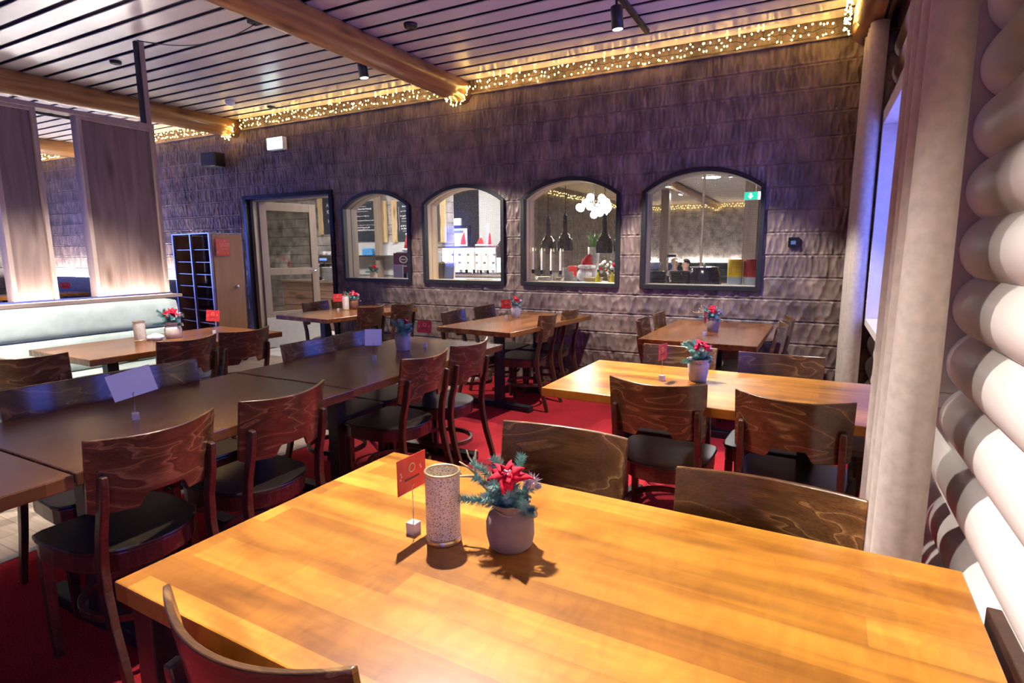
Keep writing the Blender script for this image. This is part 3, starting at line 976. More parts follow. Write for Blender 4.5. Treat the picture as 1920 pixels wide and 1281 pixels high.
# (x, y of the middle of the back's top edge ends, direction the chair faces in degrees, label)
G_N = 'chairs at the nearest table'; G_L = 'chairs along the long dark tables'
CH = [
 (-0.655, 1.562, 180, 'wooden chair with looping grain behind the near table, close to the lantern and flower pot', G_N),
 (-0.070, 1.400, 178, 'wooden chair with wavy grain behind the near table, nearest to the long curtain', G_N),
 (-0.708, 0.500, 0, 'wooden chair tucked under the near edge of the closest table, cut off by the frame', G_N),
 (-0.564, 2.382, 1, 'dark wooden chair with its back to us, left one at the lit middle table', 'chairs at the lit middle table'),
 (-0.041, 2.345, -4, 'dark wooden chair with its back to us at the lit table, beside the curtain', 'chairs at the lit middle table'),
 (-0.660, 3.302, 180, 'chair on the far side of the lit middle table, behind its red card', 'chairs at the lit middle table'),
 (-0.130, 3.262, 180, 'chair on the far side of the lit middle table, right of its flower pot', 'chairs at the lit middle table'),
 (-1.864, 1.030, 90, 'dark red-brown chair at the long table, nearest of the four on its right side', G_L),
 (-1.850, 1.536, 90, 'dark red-brown chair at the long table, second nearest on its right side', G_L),
 (-1.846, 2.470, 90, 'dark red-brown chair at the long table, third from the camera on its right side', G_L),
 (-1.850, 2.932, 90, 'dark red-brown chair at the far right end of the long table', G_L),
 (-2.850, 1.195, -92, 'blue-sheened chair on the left side of the long table, nearest the left frame edge', G_L),
 (-2.838, 1.605, -92, 'blue-sheened chair on the left side of the long table, behind the large white card', G_L),
 (-2.776, 2.510, -90, 'chair on the left side of the long table, blue-lit back before the doorway floor', G_L),
 (-2.790, 2.945, -90, 'chair on the left side of the long table, blue-lit back behind the small white card', G_L),
 (-3.634, 2.708, 90, 'dark chair at the banquette table, the one beneath its red card', 'chairs facing the green banquette'),
 (-3.610, 2.263, 92, 'dark chair at the banquette table, the one in front of its flower pot', 'chairs facing the green banquette'),
 (-3.800, 1.450, 52, 'dark chair turned askew at the left frame edge beside the banquette tables', 'chairs facing the green banquette'),
 (-2.085, 4.610, 94, 'chair at the table under the second window, nearer one on its right side', 'chairs at the table under the second and third windows'),
 (-2.075, 5.120, 92, 'chair at the table under the second window, right side and next to the carved wall', 'chairs at the table under the second and third windows'),
 (-2.975, 4.440, -88, 'chair at the table under the second window, nearer one on its left side', 'chairs at the table under the second and third windows'),
 (-2.970, 5.000, -90, 'chair at the table under the second window, left side and next to the carved wall', 'chairs at the table under the second and third windows'),
 (-4.955, 4.620, -86, 'chair at the table by the doorway, in front of the glazed door leaf', 'chairs at the table by the doorway'),
 (-4.955, 5.060, -88, 'chair at the table by the doorway, half hidden behind its red card', 'chairs at the table by the doorway'),
 (-4.030, 4.500, 92, 'reddish chair at the table by the doorway, nearer one on its right side', 'chairs at the table by the doorway'),
 (-3.955, 4.925, 93, 'reddish chair at the table by the doorway, right side and next to the carved wall', 'chairs at the table by the doorway'),
 (-1.195, 4.560, -84, 'chair at the table under the fourth window, nearer one on its left side', 'chairs at the table under the fourth window'),
 (-1.170, 5.010, -84, 'chair at the table under the fourth window, left side and next to the carved wall', 'chairs at the table under the fourth window'),
 (-0.215, 4.640, 90, 'chair at the table under the fourth window, nearer one on its right side', 'chairs at the table under the fourth window'),
 (-0.185, 5.080, 92, 'chair at the table under the fourth window, right side and next to the carved wall', 'chairs at the table under the fourth window'),
]
chair0 = None
for (bx, by, ang, lab, grp) in CH:
    a = math.radians(ang)
    off = -back_y(1, 0.85) + 0.006          # distance from the chair's origin back to the ends of the top rail
    x = bx - off * math.sin(a)
    y = by + off * math.cos(a)
    if chair0 is None:
        chair0 = make_chair(lab)
        chair0.location, chair0.rotation_euler = (x, y, 0), (0, 0, a)
        tag(chair0, group=grp)
    else:
        dup(chair0, (x, y, 0), a, lab, grp)

# ------------------------------------------------------------------ tables
TT = 0.76
def table(label, cx, cy, L, Wd, rz, top_mat, legs, group='dining tables'):
    t = thing('dining_table', label, 'table', (cx, cy, 0), rz, group)
    MB().box(-L / 2, L / 2, -Wd / 2, Wd / 2, TT - 0.042, TT).build('tabletop', top_mat, t, bevel=0.004)
    if legs == 'corner':
        for sx in (-1, 1):
            for sy in (-1, 1):
                x, y = sx * (L / 2 - 0.05), sy * (Wd / 2 - 0.05)
                MB().box(x - 0.032, x + 0.032, y - 0.032, y + 0.032, 0, TT - 0.042).build('leg', m_edge, t, bevel=0.004)
        MB().box(-L / 2 + 0.085, L / 2 - 0.085, -Wd / 2 + 0.04, -Wd / 2 + 0.06, TT - 0.11, TT - 0.042).build('apron', m_edge, t)
        MB().box(-L / 2 + 0.085, L / 2 - 0.085, Wd / 2 - 0.06, Wd / 2 - 0.04, TT - 0.11, TT - 0.042).build('apron', m_edge, t)
    else:
        for sx in (-1, 1):
            x = sx * (L / 2 - legs)
            MB().box(x - 0.036, x + 0.036, -0.036, 0.036, 0.055, TT - 0.065).build('pedestal', m_black, t, bevel=0.003)
            MB().box(x - 0.035, x + 0.035, -Wd / 2 + 0.05, Wd / 2 - 0.05, 0, 0.055).build('foot_bar', m_black, t, bevel=0.006)
            MB().box(x - 0.03, x + 0.03, -Wd / 2 + 0.1, Wd / 2 - 0.1, TT - 0.065, TT - 0.042).build('top_bar', m_black, t)
    return t
R90 = PI / 2
table('large honey-coloured table in the foreground, lit by a spotlight', -0.441, 0.953, 1.475, 0.838, math.radians(-1.0), m_table, 'corner')
table('brightly lit honey-coloured table in the middle, its right end behind the near curtain', -0.412, 2.786, 1.40, 0.79, math.radians(-1.0), m_table, 0.27)
table('dark brown middle section of the long table run, with the large white card', -2.316, 1.388, 1.158, 0.85, R90, m_table_shaded, 0.22)
table('dark brown far section of the long table run, with a potted fir arrangement', -2.326, 2.712, 1.466, 0.85, R90 - 0.006, m_table_shaded, 0.30)
table('dark brown nearest section of the long table run, cut by the left frame edge', -2.306, 0.18, 1.24, 0.85, R90, m_table_shaded, 0.22)
table('honey-coloured table before the green banquette, holding a lantern', -4.262, 2.520, 1.41, 0.80, R90 - 0.02, m_table_half_shaded, 0.30)
table('grey-brown table corner at the left frame edge before the green banquette', -4.372, 0.96, 1.28, 0.80, R90 - 0.02, m_table_half_shaded, 0.30)
table('brown table against the carved wall under the second arched window', -2.425, 4.730, 1.47, 0.77, R90 - 0.10, m_table_half_shaded, 0.40)
table('reddish brown table beside the doorway and the first arched window', -4.500, 4.690, 1.31, 0.79, R90 - 0.08, m_table_half_shaded, 0.30)
table('brown table against the carved wall under the fourth arched window', -0.708, 4.775, 1.33, 0.82, R90 - 0.015, m_table_half_shaded, 0.30)
table('table beyond the wooden screen, seen through its gap', -11.2, 4.5, 1.3, 0.8, R90, m_table, 0.30)

# ------------------------------------------------------------------ curtains
def curtain(label, lobes, z0, z1, seed):
    """gathered cloth: a vertical sheet following rounded lobes (cx, cy, radius, first angle, last angle)"""
    rr = random.Random(seed)
    cx0 = sum(l[0] for l in lobes) / len(lobes); cy0 = sum(l[1] for l in lobes) / len(lobes)
    t = thing('curtain', label, 'curtain', (cx0, cy0, 0))
    pts, lob = [], []
    for k, (cx, cy, r, a0, a1) in enumerate(lobes):
        n = max(4, int(abs(a1 - a0) / 11))
        for i in range(n + 1):
            a = math.radians(a0 + (a1 - a0) * i / n)
            pts.append(Vector((cx + r * math.cos(a), cy + r * math.sin(a), 0))); lob.append(k)
    for _ in range(2):                                   # soften the valleys
        q, ql = [pts[0]], [lob[0]]
        for p0, p1, k in zip(pts, pts[1:], lob):
            q += [p0.lerp(p1, 0.25), p0.lerp(p1, 0.75)]; ql += [k, k]
        pts, lob = q + [pts[-1]], ql + [lob[-1]]
    ph = [rr.uniform(0, 6) for _ in lobes]
    zs = np.linspace(z0, z1, 26)
    vs, fs = [], []
    n = len(pts)
    for side in (0, 1):
        for z in zs:
            k = (z - z0) / (z1 - z0)
            for p, li in zip(pts, lob):
                d = Vector((p.x - lobes[li][0], p.y - lobes[li][1], 0))
                m = 1 + (0.10 * math.sin(4.0 * k + ph[li]) + 0.10 * (1 - k)) - side * 0.05
                vs.append((lobes[li][0] + d.x * m - cx0, lobes[li][1] + d.y * m - cy0 + 0.008 * math.sin(5 * k + ph[li]), z))
    N = n * len(zs)
    for j in range(len(zs) - 1):
        for i in range(n - 1):
            a = j * n + i
            fs.append([a, a + n, a + n + 1, a + 1]); fs.append([N + a, N + a + 1, N + a + n + 1, N + a + n])
        a = j * n
        fs.append([a, N + a, N + a + n, a + n]); a += n - 1; fs.append([a, a + n, N + a + n, N + a])
    for i in range(n - 1):
        fs.append([i, i + 1, N + i + 1, N + i]); a = N - n + i; fs.append([a, N + a, N + a + 1, a + 1])
    mesh_obj('drape', vs, fs, m_curtain, t, smooth=True)
    hk = MB()
    for (cx, cy, r, a0, a1) in lobes:
        hk.tube([(0.312 - cx0, cy - cy0, z1 - 0.03), (0.312 - cx0, cy - cy0, 3.006)], 0.003, 6)
        hk.box(0.300 - cx0, 0.324 - cx0, cy - cy0 - 0.008, cy - cy0 + 0.008, z1 - 0.01, z1 + 0.012)
    hk.build('hooks', m_black, t)
    return t
curtain('beige linen curtain gathered beside the nearest window of the log wall, full height in front',
        [(0.278, 1.985, 0.056, 20, -195), (0.262, 2.085, 0.046, -95, -200), (0.250, 2.170, 0.044, -100, -205), (0.246, 2.255, 0.044, -105, -260)], 0.02, 2.97, 4)
curtain('beige linen curtain in the far corner by the carved wall, lit blue by the window',
        [(0.285, 4.975, 0.055, 20, -195), (0.268, 5.085, 0.046, -95, -200), (0.262, 5.190, 0.044, -100, -205), (0.258, 5.290, 0.044, -100, -205), (0.256, 5.385, 0.044, -105, -260)], 0.02, 2.97, 9)
cr = MB()
cr.box(0.30, 0.325, 1.85, 5.45, 3.005, 3.03)
tag(cr.build('curtain_rail', m_black), 'thin black curtain rail above both linen curtains', 'rail')

# dark board between the near table and the log wall
bd = MB().box(-0.012, 0.012, -0.26, 0.0, 0.0, 0.745)
o = bd.build('board', m_edge, bevel=0.003); o.location = (0.335, 1.265, 0)
tag(o, 'dark board standing upright between the near table and the white log wall', 'board')

# narrow dark stand half hidden by the near curtain
t = thing('folding_stand', 'narrow dark wooden stand partly hidden by the near curtain, under the lit table end', 'stand', (0.20, 2.62, 0))
for s in (-1, 1):
    MB().tube([(0.0, s * 0.16, 0.0), (0.012 * s, -s * 0.04, 0.60)], 1.0, sq=(0.04, 0.03)).build('leg', m_edge, t, bevel=0.003)
MB().box(-0.03, 0.03, -0.12, 0.12, 0.60, 0.625).build('top_rail', m_edge, t, bevel=0.003)

# ------------------------------------------------------------------ oak screen, banquettes
def screen():
    t = thing('wooden_screen', 'tall grey oak room divider with open gap, standing behind the green banquette', 'room divider', (-5.25, 2.0, 0))
    ox, oy = -5.25, 2.0
    def b(name, x0, x1, y0, y1, z0, z1, mat, bevel=0.003):
        return MB().box(x0 - ox, x1 - ox, y0 - oy, y1 - oy, z0, z1).build(name, mat, t, bevel=bevel)
    zb, zt = 1.045, 2.515
    b('top_rail', -5.31, -5.20, -1.2, 3.145, zt - 0.035, zt, m_screen_edge)
    b('ledge', -5.36, -5.065, -1.2, 3.17, 1.015, 1.043, m_ledge)
    b('plinth', -5.34, -5.20, -1.2, 3.15, 0.0, 1.015, m_screen)
    for (y0, y1) in ((2.545, 3.145), (1.985, 2.275), (0.9, 1.62), (0.2, 0.62), (-1.1, -0.2)):
        p = b('panel', -5.285, -5.235, y0 + 0.03, y1 - 0.03, zb, zt - 0.036, m_screen, 0)
        f = MB()
        f.box(-5.305 - ox, -5.205 - ox, y0 - oy, y0 + 0.03 - oy, zb, zt - 0.036); f.box(-5.305 - ox, -5.205 - ox, y1 - 0.03 - oy, y1 - oy, zb, zt - 0.036)
        f.box(-5.30 - ox, -5.215 - ox, y0 + 0.03 - oy, y1 - 0.03 - oy, zt - 0.060, zt - 0.036)
        f.build('panel_frame', m_screen_edge, p, bevel=0.002)
    b('ceiling_post', -5.275, -5.235, 3.075, 3.100, zt, CEIL - 0.03, m_black)
    b('post_cover', -5.275, -5.225, 3.100, 3.142, zt, CEIL - 0.03, m_screen_edge)
    b('led_strip', -5.150, -5.135, -1.1, 3.11, 1.044, 1.050, m_led, 0)
    b('led_profile', -5.130, -5.118, -1.1, 3.11, 1.044, 1.060, m_alu, 0)
screen()

def banquette(name, label, cx, cy, L, mat, rz):
    """sits along local X, back at +y"""
    t = thing(name, label, 'bench seat', (cx, cy, 0), rz)
    def soft(nm, prof, mat):
        n = len(prof)
        xs = np.linspace(-L / 2, L / 2, 33)
        vs = []
        for x in xs:
            e = min(1.0, (L / 2 - abs(x)) / 0.06)
            e = math.sqrt(max(0, 1 - (1 - e) ** 2)) if e < 1 else 1
            k = 0.55 + 0.45 * e
            cyy = max(p[0] for p in prof); cz = sum(p[1] for p in prof) / n
            for (y, z) in prof:
                vs.append((x, cyy + (y - cyy) * k, cz + (z - cz) * (0.86 + 0.14 * e)))
        fs = []
        for j in range(len(xs) - 1):
            for i in range(n):
                fs.append([j * n + i, (j + 1) * n + i, (j + 1) * n + (i + 1) % n, j * n + (i + 1) % n])
        fs.append(list(range(n))); fs.append(list(range((len(xs) - 1) * n, len(xs) * n))[::-1])
        o = mesh_obj(nm, vs, fs, mat, t)
        bm = bmesh.new(); bm.from_mesh(o.data); bmesh.ops.recalc_face_normals(bm, faces=bm.faces); bm.to_mesh(o.data); bm.free()
        return smooth_by_angle(o, 60)
    soft('back_cushion', [(0.02, 0.775), (-0.015, 0.772), (-0.035, 0.785), (-0.042, 0.83), (-0.040, 0.90), (-0.028, 0.96), (-0.008, 1.000), (0.03, 1.012), (0.10, 1.012), (0.10, 0.775)], mat)
    soft('back_cushion', [(0.02, 0.515), (-0.045, 0.510), (-0.060, 0.525), (-0.066, 0.57), (-0.062, 0.66), (-0.048, 0.73), (-0.03, 0.765), (0.02, 0.770), (0.10, 0.770), (0.10, 0.515)], mat)
    soft('seat_cushion', [(0.02, 0.36), (-0.50, 0.36), (-0.522, 0.375), (-0.53, 0.42), (-0.52, 0.468), (-0.49, 0.488), (-0.3, 0.500), (-0.05, 0.505), (0.02, 0.50)], mat)
    MB().box(-L / 2 + 0.02, L / 2 - 0.02, -0.44, 0.09, 0.0, 0.36).build('base', m_screen, t)
    return t
banquette('banquette', 'pale mint velvet banquette along the grey oak screen', -5.035 - 0.0, 1.36, 3.5, m_velvet, PI / 2)
banquette('banquette', 'dark teal banquette against the carved wall beyond the screen', -10.80, YW - 0.31, 5.0, m_velvet_teal, 0)
wl = thing('wall_light_strip', 'glowing light strip behind the teal banquette washing the carved wall', 'light', (-10.75, YW - 0.13, 0))
MB().box(-2.5, 2.6, -0.01, 0.01, 1.006, 1.012).build('led_strip', m_led_wall, wl)
MB().box(-2.55, 2.65, -0.06, 0.12, 0.985, 1.004).build('ledge', m_ledge, wl)

# ------------------------------------------------------------------ tray trolleys beside the doorway
def trolley(label, loc, rz):
    t = thing('tray_trolley', label, 'trolley', (*loc, 0), rz)
    Wt, D, Ht = 1.02, 0.42, 1.64
    for x in (-Wt / 2, -0.015, Wt / 2 - 0.03):
        for y in (-D / 2, D / 2 - 0.03):
            MB().box(x, x + 0.03, y, y + 0.03, 0.10, Ht).build('post', m_alu, t, bevel=0.003)
    MB().box(-Wt / 2, Wt / 2, -D / 2, D / 2, Ht, Ht + 0.012).build('top_panel', m_alu, t)
    MB().box(-Wt / 2, Wt / 2, D / 2 - 0.012, D / 2, 0.14, Ht).build('rear_panel', m_brownboard, t)
    MB().box(Wt / 2, Wt / 2 + 0.018, -D / 2 + 0.03, D / 2 - 0.03, 0.12, Ht - 0.005).build('side_panel', m_beech, t)
    MB().box(-Wt / 2 - 0.018, -Wt / 2, -D / 2 + 0.03, D / 2 - 0.03, 0.12, Ht - 0.005).build('side_panel', m_beech, t)
    k = MB(); k.lathe([(0.008, 0), (0.02, 0.008), (0.022, 0.02), (0.012, 0.028)], 16, Matrix.Translation((Wt / 2 + 0.018, D / 2 - 0.13, 0.98)) @ Matrix.Rotation(PI / 2, 4, 'Y'))
    k.build('knob', m_alu, t, smooth=True)
    for i in range(9):
        z = 0.20 + i * 0.155
        for (xa, xb) in ((-Wt / 2 + 0.03, -0.015), (0.015, Wt / 2 - 0.03)):
            MB().box(xa, xb, -D / 2 + 0.03, D / 2 - 0.02, z, z + 0.012).build('shelf', m_brownboard, t)
            MB().box(xa, xb, -D / 2 + 0.024, -D / 2 + 0.0295, z + 0.004, z + 0.008).build('rail', m_steel, t)
    for x in (-Wt / 2 + 0.06, Wt / 2 - 0.06):
        for y in (-D / 2 + 0.06, D / 2 - 0.06):
            MB().lathe([(0.045, -0.015), (0.05, -0.01), (0.05, 0.01), (0.045, 0.015)], 16, Matrix.Translation((x, y, 0.05)) @ Matrix.Rotation(PI / 2, 4, 'Y')).build('caster', m_black, t)
    return t
TR = (-7.05, 4.80, math.radians(-9))
tr = trolley('two-column tray trolley with beech side panel, beside the doorway', TR[:2], TR[2])
# red notice in a clear sleeve on the trolley's side
po = thing('notice', 'red printed notice in a clear sleeve on the beech trolley side', 'notice')
po.matrix_world = Matrix.Translation((TR[0], TR[1], 0)) @ Matrix.Rotation(TR[2], 4, 'Z') @ Matrix.Translation((0.535, -0.02, 1.475)) @ Matrix.Rotation(math.radians(14), 4, 'Z')
MB().box(0, 0.004, -0.15, 0.15, -0.105, 0.105).build('sheet', m_red, po)
pm = MB()
for (y, z, w_, h_) in ((-0.02, 0.075, 0.02, 0.02), (-0.02, 0.04, 0.17, 0.006), (-0.03, 0.015, 0.13, 0.006), (0.0, -0.02, 0.22, 0.006), (-0.13, -0.06, 0.015, 0.03), (0.02, -0.07, 0.012, 0.012)):
    pm.box(0.0045, 0.0055, y - w_ / 2, y + w_ / 2, z - h_ / 2, z + h_ / 2)
pm.build('print_marks', m_pinkprint, po)
em = MB(); em.tube([(0.006, 0.10 + 0.019 * math.cos(a), -0.07 + 0.019 * math.sin(a)) for a in np.linspace(0, 2 * PI, 20, endpoint=False)], 0.005, 6, closed=True)
em.build('wreath_emblem', m_goldprint, po)

# ------------------------------------------------------------------ table decorations
def sprig_mesh(path, n, ln, seed, sp=0.9):
    rr = random.Random(seed)
    P = [Vector(p) for p in path]
    mb = MB()
    mb.tube(P, [0.0022] * (len(P) - 1) + [0.001], 5)
    L = [0]
    for i in range(1, len(P)):
        L.append(L[-1] + (P[i] - P[i - 1]).length)
    for k in range(n):
        s_ = L[-1] * (0.12 + 0.88 * (k + rr.random()) / n)
        i = 1
        while i < len(P) - 1 and L[i] < s_: i += 1
        f = (s_ - L[i - 1]) / max(1e-6, L[i] - L[i - 1])
        c = P[i - 1].lerp(P[i], min(1, f))
        d = (P[i] - P[i - 1]).normalized()
        a = rr.uniform(0, 2 * PI)
        u = d.orthogonal().normalized(); v = d.cross(u)
        out = (u * math.cos(a) + v * math.sin(a)) * sp + d * rr.uniform(0.35, 0.75)
        out.normalize()
        tip = c + out * ln * rr.uniform(0.75, 1.1) * (1 - 0.35 * s_ / L[-1])
        sd = out.cross(d if abs(out.dot(d)) < 0.95 else u).normalized() * 0.0011
        mid = c.lerp(tip, 0.5)
        mb.add([c - sd * 0.6, c + sd * 0.6, mid + sd, tip, mid - sd], [[0, 1, 2, 3, 4]])
        sd2 = out.cross(sd).normalized() * 0.0008
        mb.add([c - sd2, c + sd2, tip], [[0, 1, 2]])
    return mb

def petal(L, W_, M):
    """pointed, gently arched petal"""
    mb = MB()
    n = 6
    vs, fs = [], []
    for i in range(n + 1):
        k = i / n
        wv = W_ * math.sin(PI * min(1, k ** 0.75 * 0.96 + 0.04)) * (1 - 0.25 * k)
        z = 0.30 * L * k * (1 - k) * 1.2 - 0.16 * L * k * k + 0.05 * L * math.sin(9 * k)
        vs += [M @ Vector((k * L, -wv, z - 0.003 * 0)), M @ Vector((k * L, 0, z + 0.14 * W_)), M @ Vector((k * L, wv, z))]
    for i in range(n):
        for j in (0, 1):
            a = i * 3 + j
            fs.append([a, a + 1, a + 4, a + 3])
    return vs, fs

def planter(label, loc, rz, wrap, seed, twig=True, squat=False, scale=1.0, group='potted Christmas arrangements'):
    rr = random.Random(seed)
    t = thing('potted_arrangement', label, 'plant', loc, rz, group)
    t.scale = (scale,) * 3
    if squat:
        prof = [(0.040, 0.0), (0.047, 0.006), (0.0525, 0.03), (0.0525, 0.058), (0.047, 0.074), (0.032, 0.084), (0.030, 0.09), (0.040, 0.102), (0.047, 0.108)]
    else:
        prof = [(0.036, 0.0), (0.041, 0.004), (0.047, 0.045), (0.052, 0.082), (0.050, 0.09), (0.046, 0.096), (0.049, 0.106), (0.053, 0.113)]
    prof += [(prof[-1][0] - 0.004, prof[-1][1] - 0.002), (prof[-1][0] - 0.010, prof[-1][1] - 0.014), (0.002, prof[-1][1] - 0.018)]
    mb = MB(); mb.lathe(prof, 40)
    vs = []
    for (x, y, z) in mb.v:
        a = math.atan2(y, x)
        k = 1 + 0.018 * math.sin(3 * a + 40 * z) * (z > 0.003) + 0.06 * max(0, z - 0.075) / 0.035 * math.sin(9 * a + seed)
        vs.append((x * k, y * k, z + 0.05 * max(0, z - 0.08) * math.sin(5 * a + seed)))
    mesh_obj('pot_wrap', vs, mb.f, wrap, t, smooth=True)
    zt = 0.084 if squat else 0.092
    rt = 0.033 if squat else 0.048
    st = MB(); st.tube([(rt * 1.03 * math.cos(a), rt * 1.03 * math.sin(a), zt + 0.003 * math.sin(2 * a)) for a in np.linspace(0, 2 * PI, 24, endpoint=False)], 0.0016, 5, closed=True)
    st.tube([(rt + 0.016 - 0.016 * math.cos(a), 0.006 * math.sin(a), zt + 0.006 + 0.010 * math.sin(a + 0.6)) for a in np.linspace(0, 2 * PI, 20)], 0.0013, 5)
    st.build('twine', m_twig, t)
    base = Vector((0, 0, zt))
    dirs = [(-155, 0.11, 0.016), (-172, 0.085, 0.10), (-115, 0.065, 0.05), (-30, 0.060, 0.035), (20, 0.06, 0.06), (95, 0.065, 0.10), (140, 0.07, 0.09), (-70, 0.05, 0.05), (-95, 0.055, 0.075), (-140, 0.075, 0.075), (-5, 0.055, 0.005), (170, 0.05, 0.105)]
    for k, (az, r, up) in enumerate(dirs):
        a = math.radians(az + rr.uniform(-9, 9))
        c, s_ = math.cos(a), math.sin(a)
        path = [base + Vector((c * 0.01, s_ * 0.01, 0)), base + Vector((c * r * 0.45, s_ * r * 0.45, up * 0.62 + 0.006)), base + Vector((c * r, s_ * r, up))]
        sprig_mesh(path, 300, 0.027, seed * 10 + k).build('fir_sprig', m_needle, t)
    # poinsettia
    fc = base + Vector((0.004, -0.018, 0.082))
    tilt = Matrix.Translation(fc) @ Matrix.Rotation(math.radians(34), 4, 'X') @ Matrix.Rotation(math.radians(8), 4, 'Y')
    mb = MB()
    for ring, (n, L, Wd, lift) in enumerate(((6, 0.056, 0.015, -0.30), (6, 0.044, 0.014, 0.35), (4, 0.026, 0.010, 0.95))):
        for i in range(n):
            Mx = tilt @ Matrix.Translation((0, 0, ring * 0.004)) @ Matrix.Rotation(2 * PI * (i + ring * 0.4) / n + rr.uniform(-0.35, 0.35), 4, 'Z') @ Matrix.Rotation(-lift + rr.uniform(-0.45, 0.45), 4, 'Y') @ Matrix.Rotation(rr.uniform(-0.7, 0.7), 4, 'X')
            v, f = petal(L * rr.uniform(0.85, 1.1), Wd, Mx)
            mb.add(v, f)
    fl = mb.build('poinsettia_flower', m_petal, t, smooth=True)
    sd = fl.modifiers.new('thick', 'SOLIDIFY'); sd.thickness = 0.0012
    bb = MB()
    for i in range(9):
        p = tilt @ Vector((rr.uniform(-0.009, 0.009), rr.uniform(-0.009, 0.009), 0.016 + rr.uniform(0, 0.004)))
        bb.ball(p, 0.0028, 6)
    bb.build('berries', m_berry, t, smooth=True)
    # frosted spiky cone
    cc = base + Vector((0.050, 0.004, 0.070))
    cb = MB(); cb.ball(cc, 0.013, 8)
    for i in range(70):
        d = Vector((rr.gauss(0, 1), rr.gauss(0, 1), rr.gauss(0, 1))).normalized()
        u = d.orthogonal().normalized() * 0.0022; v = d.cross(u).normalized() * 0.0022
        q = cc + d * 0.011; e = cc + d * rr.uniform(0.021, 0.027)
        cb.add([q - u, q + u, e], [[0, 1, 2]]); cb.add([q - v, q + v, e], [[0, 1, 2]])
    cb.build('frosted_cone', m_frost, t)
    if twig:
        q = MB()
        b0 = base + Vector((-0.02, 0.0, 0.01))
        e1 = Vector((-0.115, 0.012, 0.088)); e2 = Vector((-0.145, 0.02, 0.125))
        q.tube([b0, b0 + Vector((-0.045, 0.0, 0.03)), base + Vector((-0.088, 0.008, 0.055)), base + Vector((-0.098, 0.012, 0.08)), base + Vector((-0.094, 0.015, 0.115))], [0.004, 0.0038, 0.0036, 0.0032, 0.0018], 7)
        q.tube([base + Vector((-0.098, 0.012, 0.082)), base + Vector((-0.112, 0.01, 0.098)), base + Vector((-0.116, 0.01, 0.113))], [0.003, 0.0025, 0.0015], 6)
        q.tube([base + Vector((-0.090, 0.010, 0.056)), base + Vector((-0.125, 0.0, 0.052)), base + Vector((-0.165, -0.008, 0.050)), base + Vector((-0.178, -0.004, 0.058))], [0.0032, 0.003, 0.0026, 0.0014], 6)
        q.tube([base + Vector((-0.125, 0.0, 0.052)), base + Vector((-0.138, 0.01, 0.066))], [0.0026, 0.0014], 6)
        q.tube([base + Vector((-0.092, 0.009, 0.06)), base + Vector((-0.105, 0.0, 0.076)), base + Vector((-0.128, -0.004, 0.088))], [0.0028, 0.0024, 0.0014], 6)
        q.build('antler_twig', m_twig, t, smooth=True)
    return t
planter('burlap-wrapped pot with fir and red poinsettia on the foreground table', (-0.554, 1.032, TT), math.radians(0), m_burlap, 1, True, True)
planter('grey-wrapped pot with fir sprigs and red flower on the lit middle table', (-0.481, 2.879, TT), math.radians(25), m_burlap_grey, 2, False, False)
planter('grey-wrapped pot with fir sprigs in shade at the far end of the long table', (-2.372, 2.938, TT), math.radians(120), m_burlap_grey, 3, False, False, 1.05)
planter('cream-wrapped pot with fir and pink-red flower on the banquette table', (-4.330, 2.610, TT), math.radians(40), m_burlap_white, 4, False, True, 1.15)
planter('brown pot with red flower and fir beside the lantern on the doorway table', (-4.637, 4.893, TT), math.radians(30), m_terra, 5, True, False)
planter('grey-wrapped pot with red flower on the table under the second window', (-2.590, 4.966, TT), math.radians(10), m_burlap_grey, 6, False, False)
planter('brown-wrapped pot with red flower and twigs on the table under the fourth window', (-0.692, 4.730, TT), math.radians(-20), m_burlap, 7, True, False)
planter('small pot with red flower on the table beyond the wooden screen', (-11.28, 4.86, TT), 0, m_terra, 8, False, True)
wb = MB()
for i, (x, y, r) in enumerate(((0, 0, 0.034), (0.035, -0.012, 0.03), (-0.02, -0.03, 0.026), (0.012, 0.026, 0.028), (-0.045, -0.028, 0.018))):
    wb.ball((x, y, r * 0.75), r, 10, (1.15, 0.95, 0.75))
o = wb.build('crumpled_napkin', m_whitefur, smooth=True); o.location = (-4.345, 2.48, TT)
tag(o, 'crumpled white cloth beside the pot on the banquette table', 'cloth')

def lantern(label, loc, h, r, rz=0, group='perforated gold lanterns'):
    t = thing('lantern', label, 'lantern', loc, rz, group)
    MB().lathe([(r * 1.03, 0), (r * 1.05, 0.003), (r * 1.02, 0.010), (r * 0.97, 0.014)], 40).build('base', m_gold, t, smooth=True)
    prof = [(r * 0.95, 0.014), (r, 0.022), (r, h - 0.016), (r * 0.97, h - 0.006), (r * 0.94, h - 0.008), (r * 0.95, 0.03), (0.002, 0.028)]
    smooth_by_angle(MB().lathe(prof, 44).build('body', m_lantern, t), 50)
    ring = [(r * 0.985 * math.cos(a), r * 0.985 * math.sin(a), h - 0.004) for a in np.linspace(0, 2 * PI, 40, endpoint=False)]
    MB().tube(ring, 0.0030, 8, closed=True).build('rim', m_gold, t, smooth=True)
    c = MB(); c.lathe([(r * 0.62, 0.03), (r * 0.64, h * 0.60), (r * 0.60, h * 0.62), (0.004, h * 0.615)], 24); c.tube([(0, 0, h * 0.6), (0.001, 0, h * 0.68)], 0.0012, 5)
    c.build('candle', m_candle, t, smooth=True)
    return t
lantern('perforated gold candle lantern on the foreground table beside the red card', (-0.699, 0.985, TT), 0.166, 0.0385)
lantern('perforated gold candle lantern on the banquette table', (-4.381, 2.392, TT), 0.150, 0.0385)
lantern('pale perforated candle lantern on the table by the doorway', (-4.675, 4.800, TT), 0.160, 0.0385)

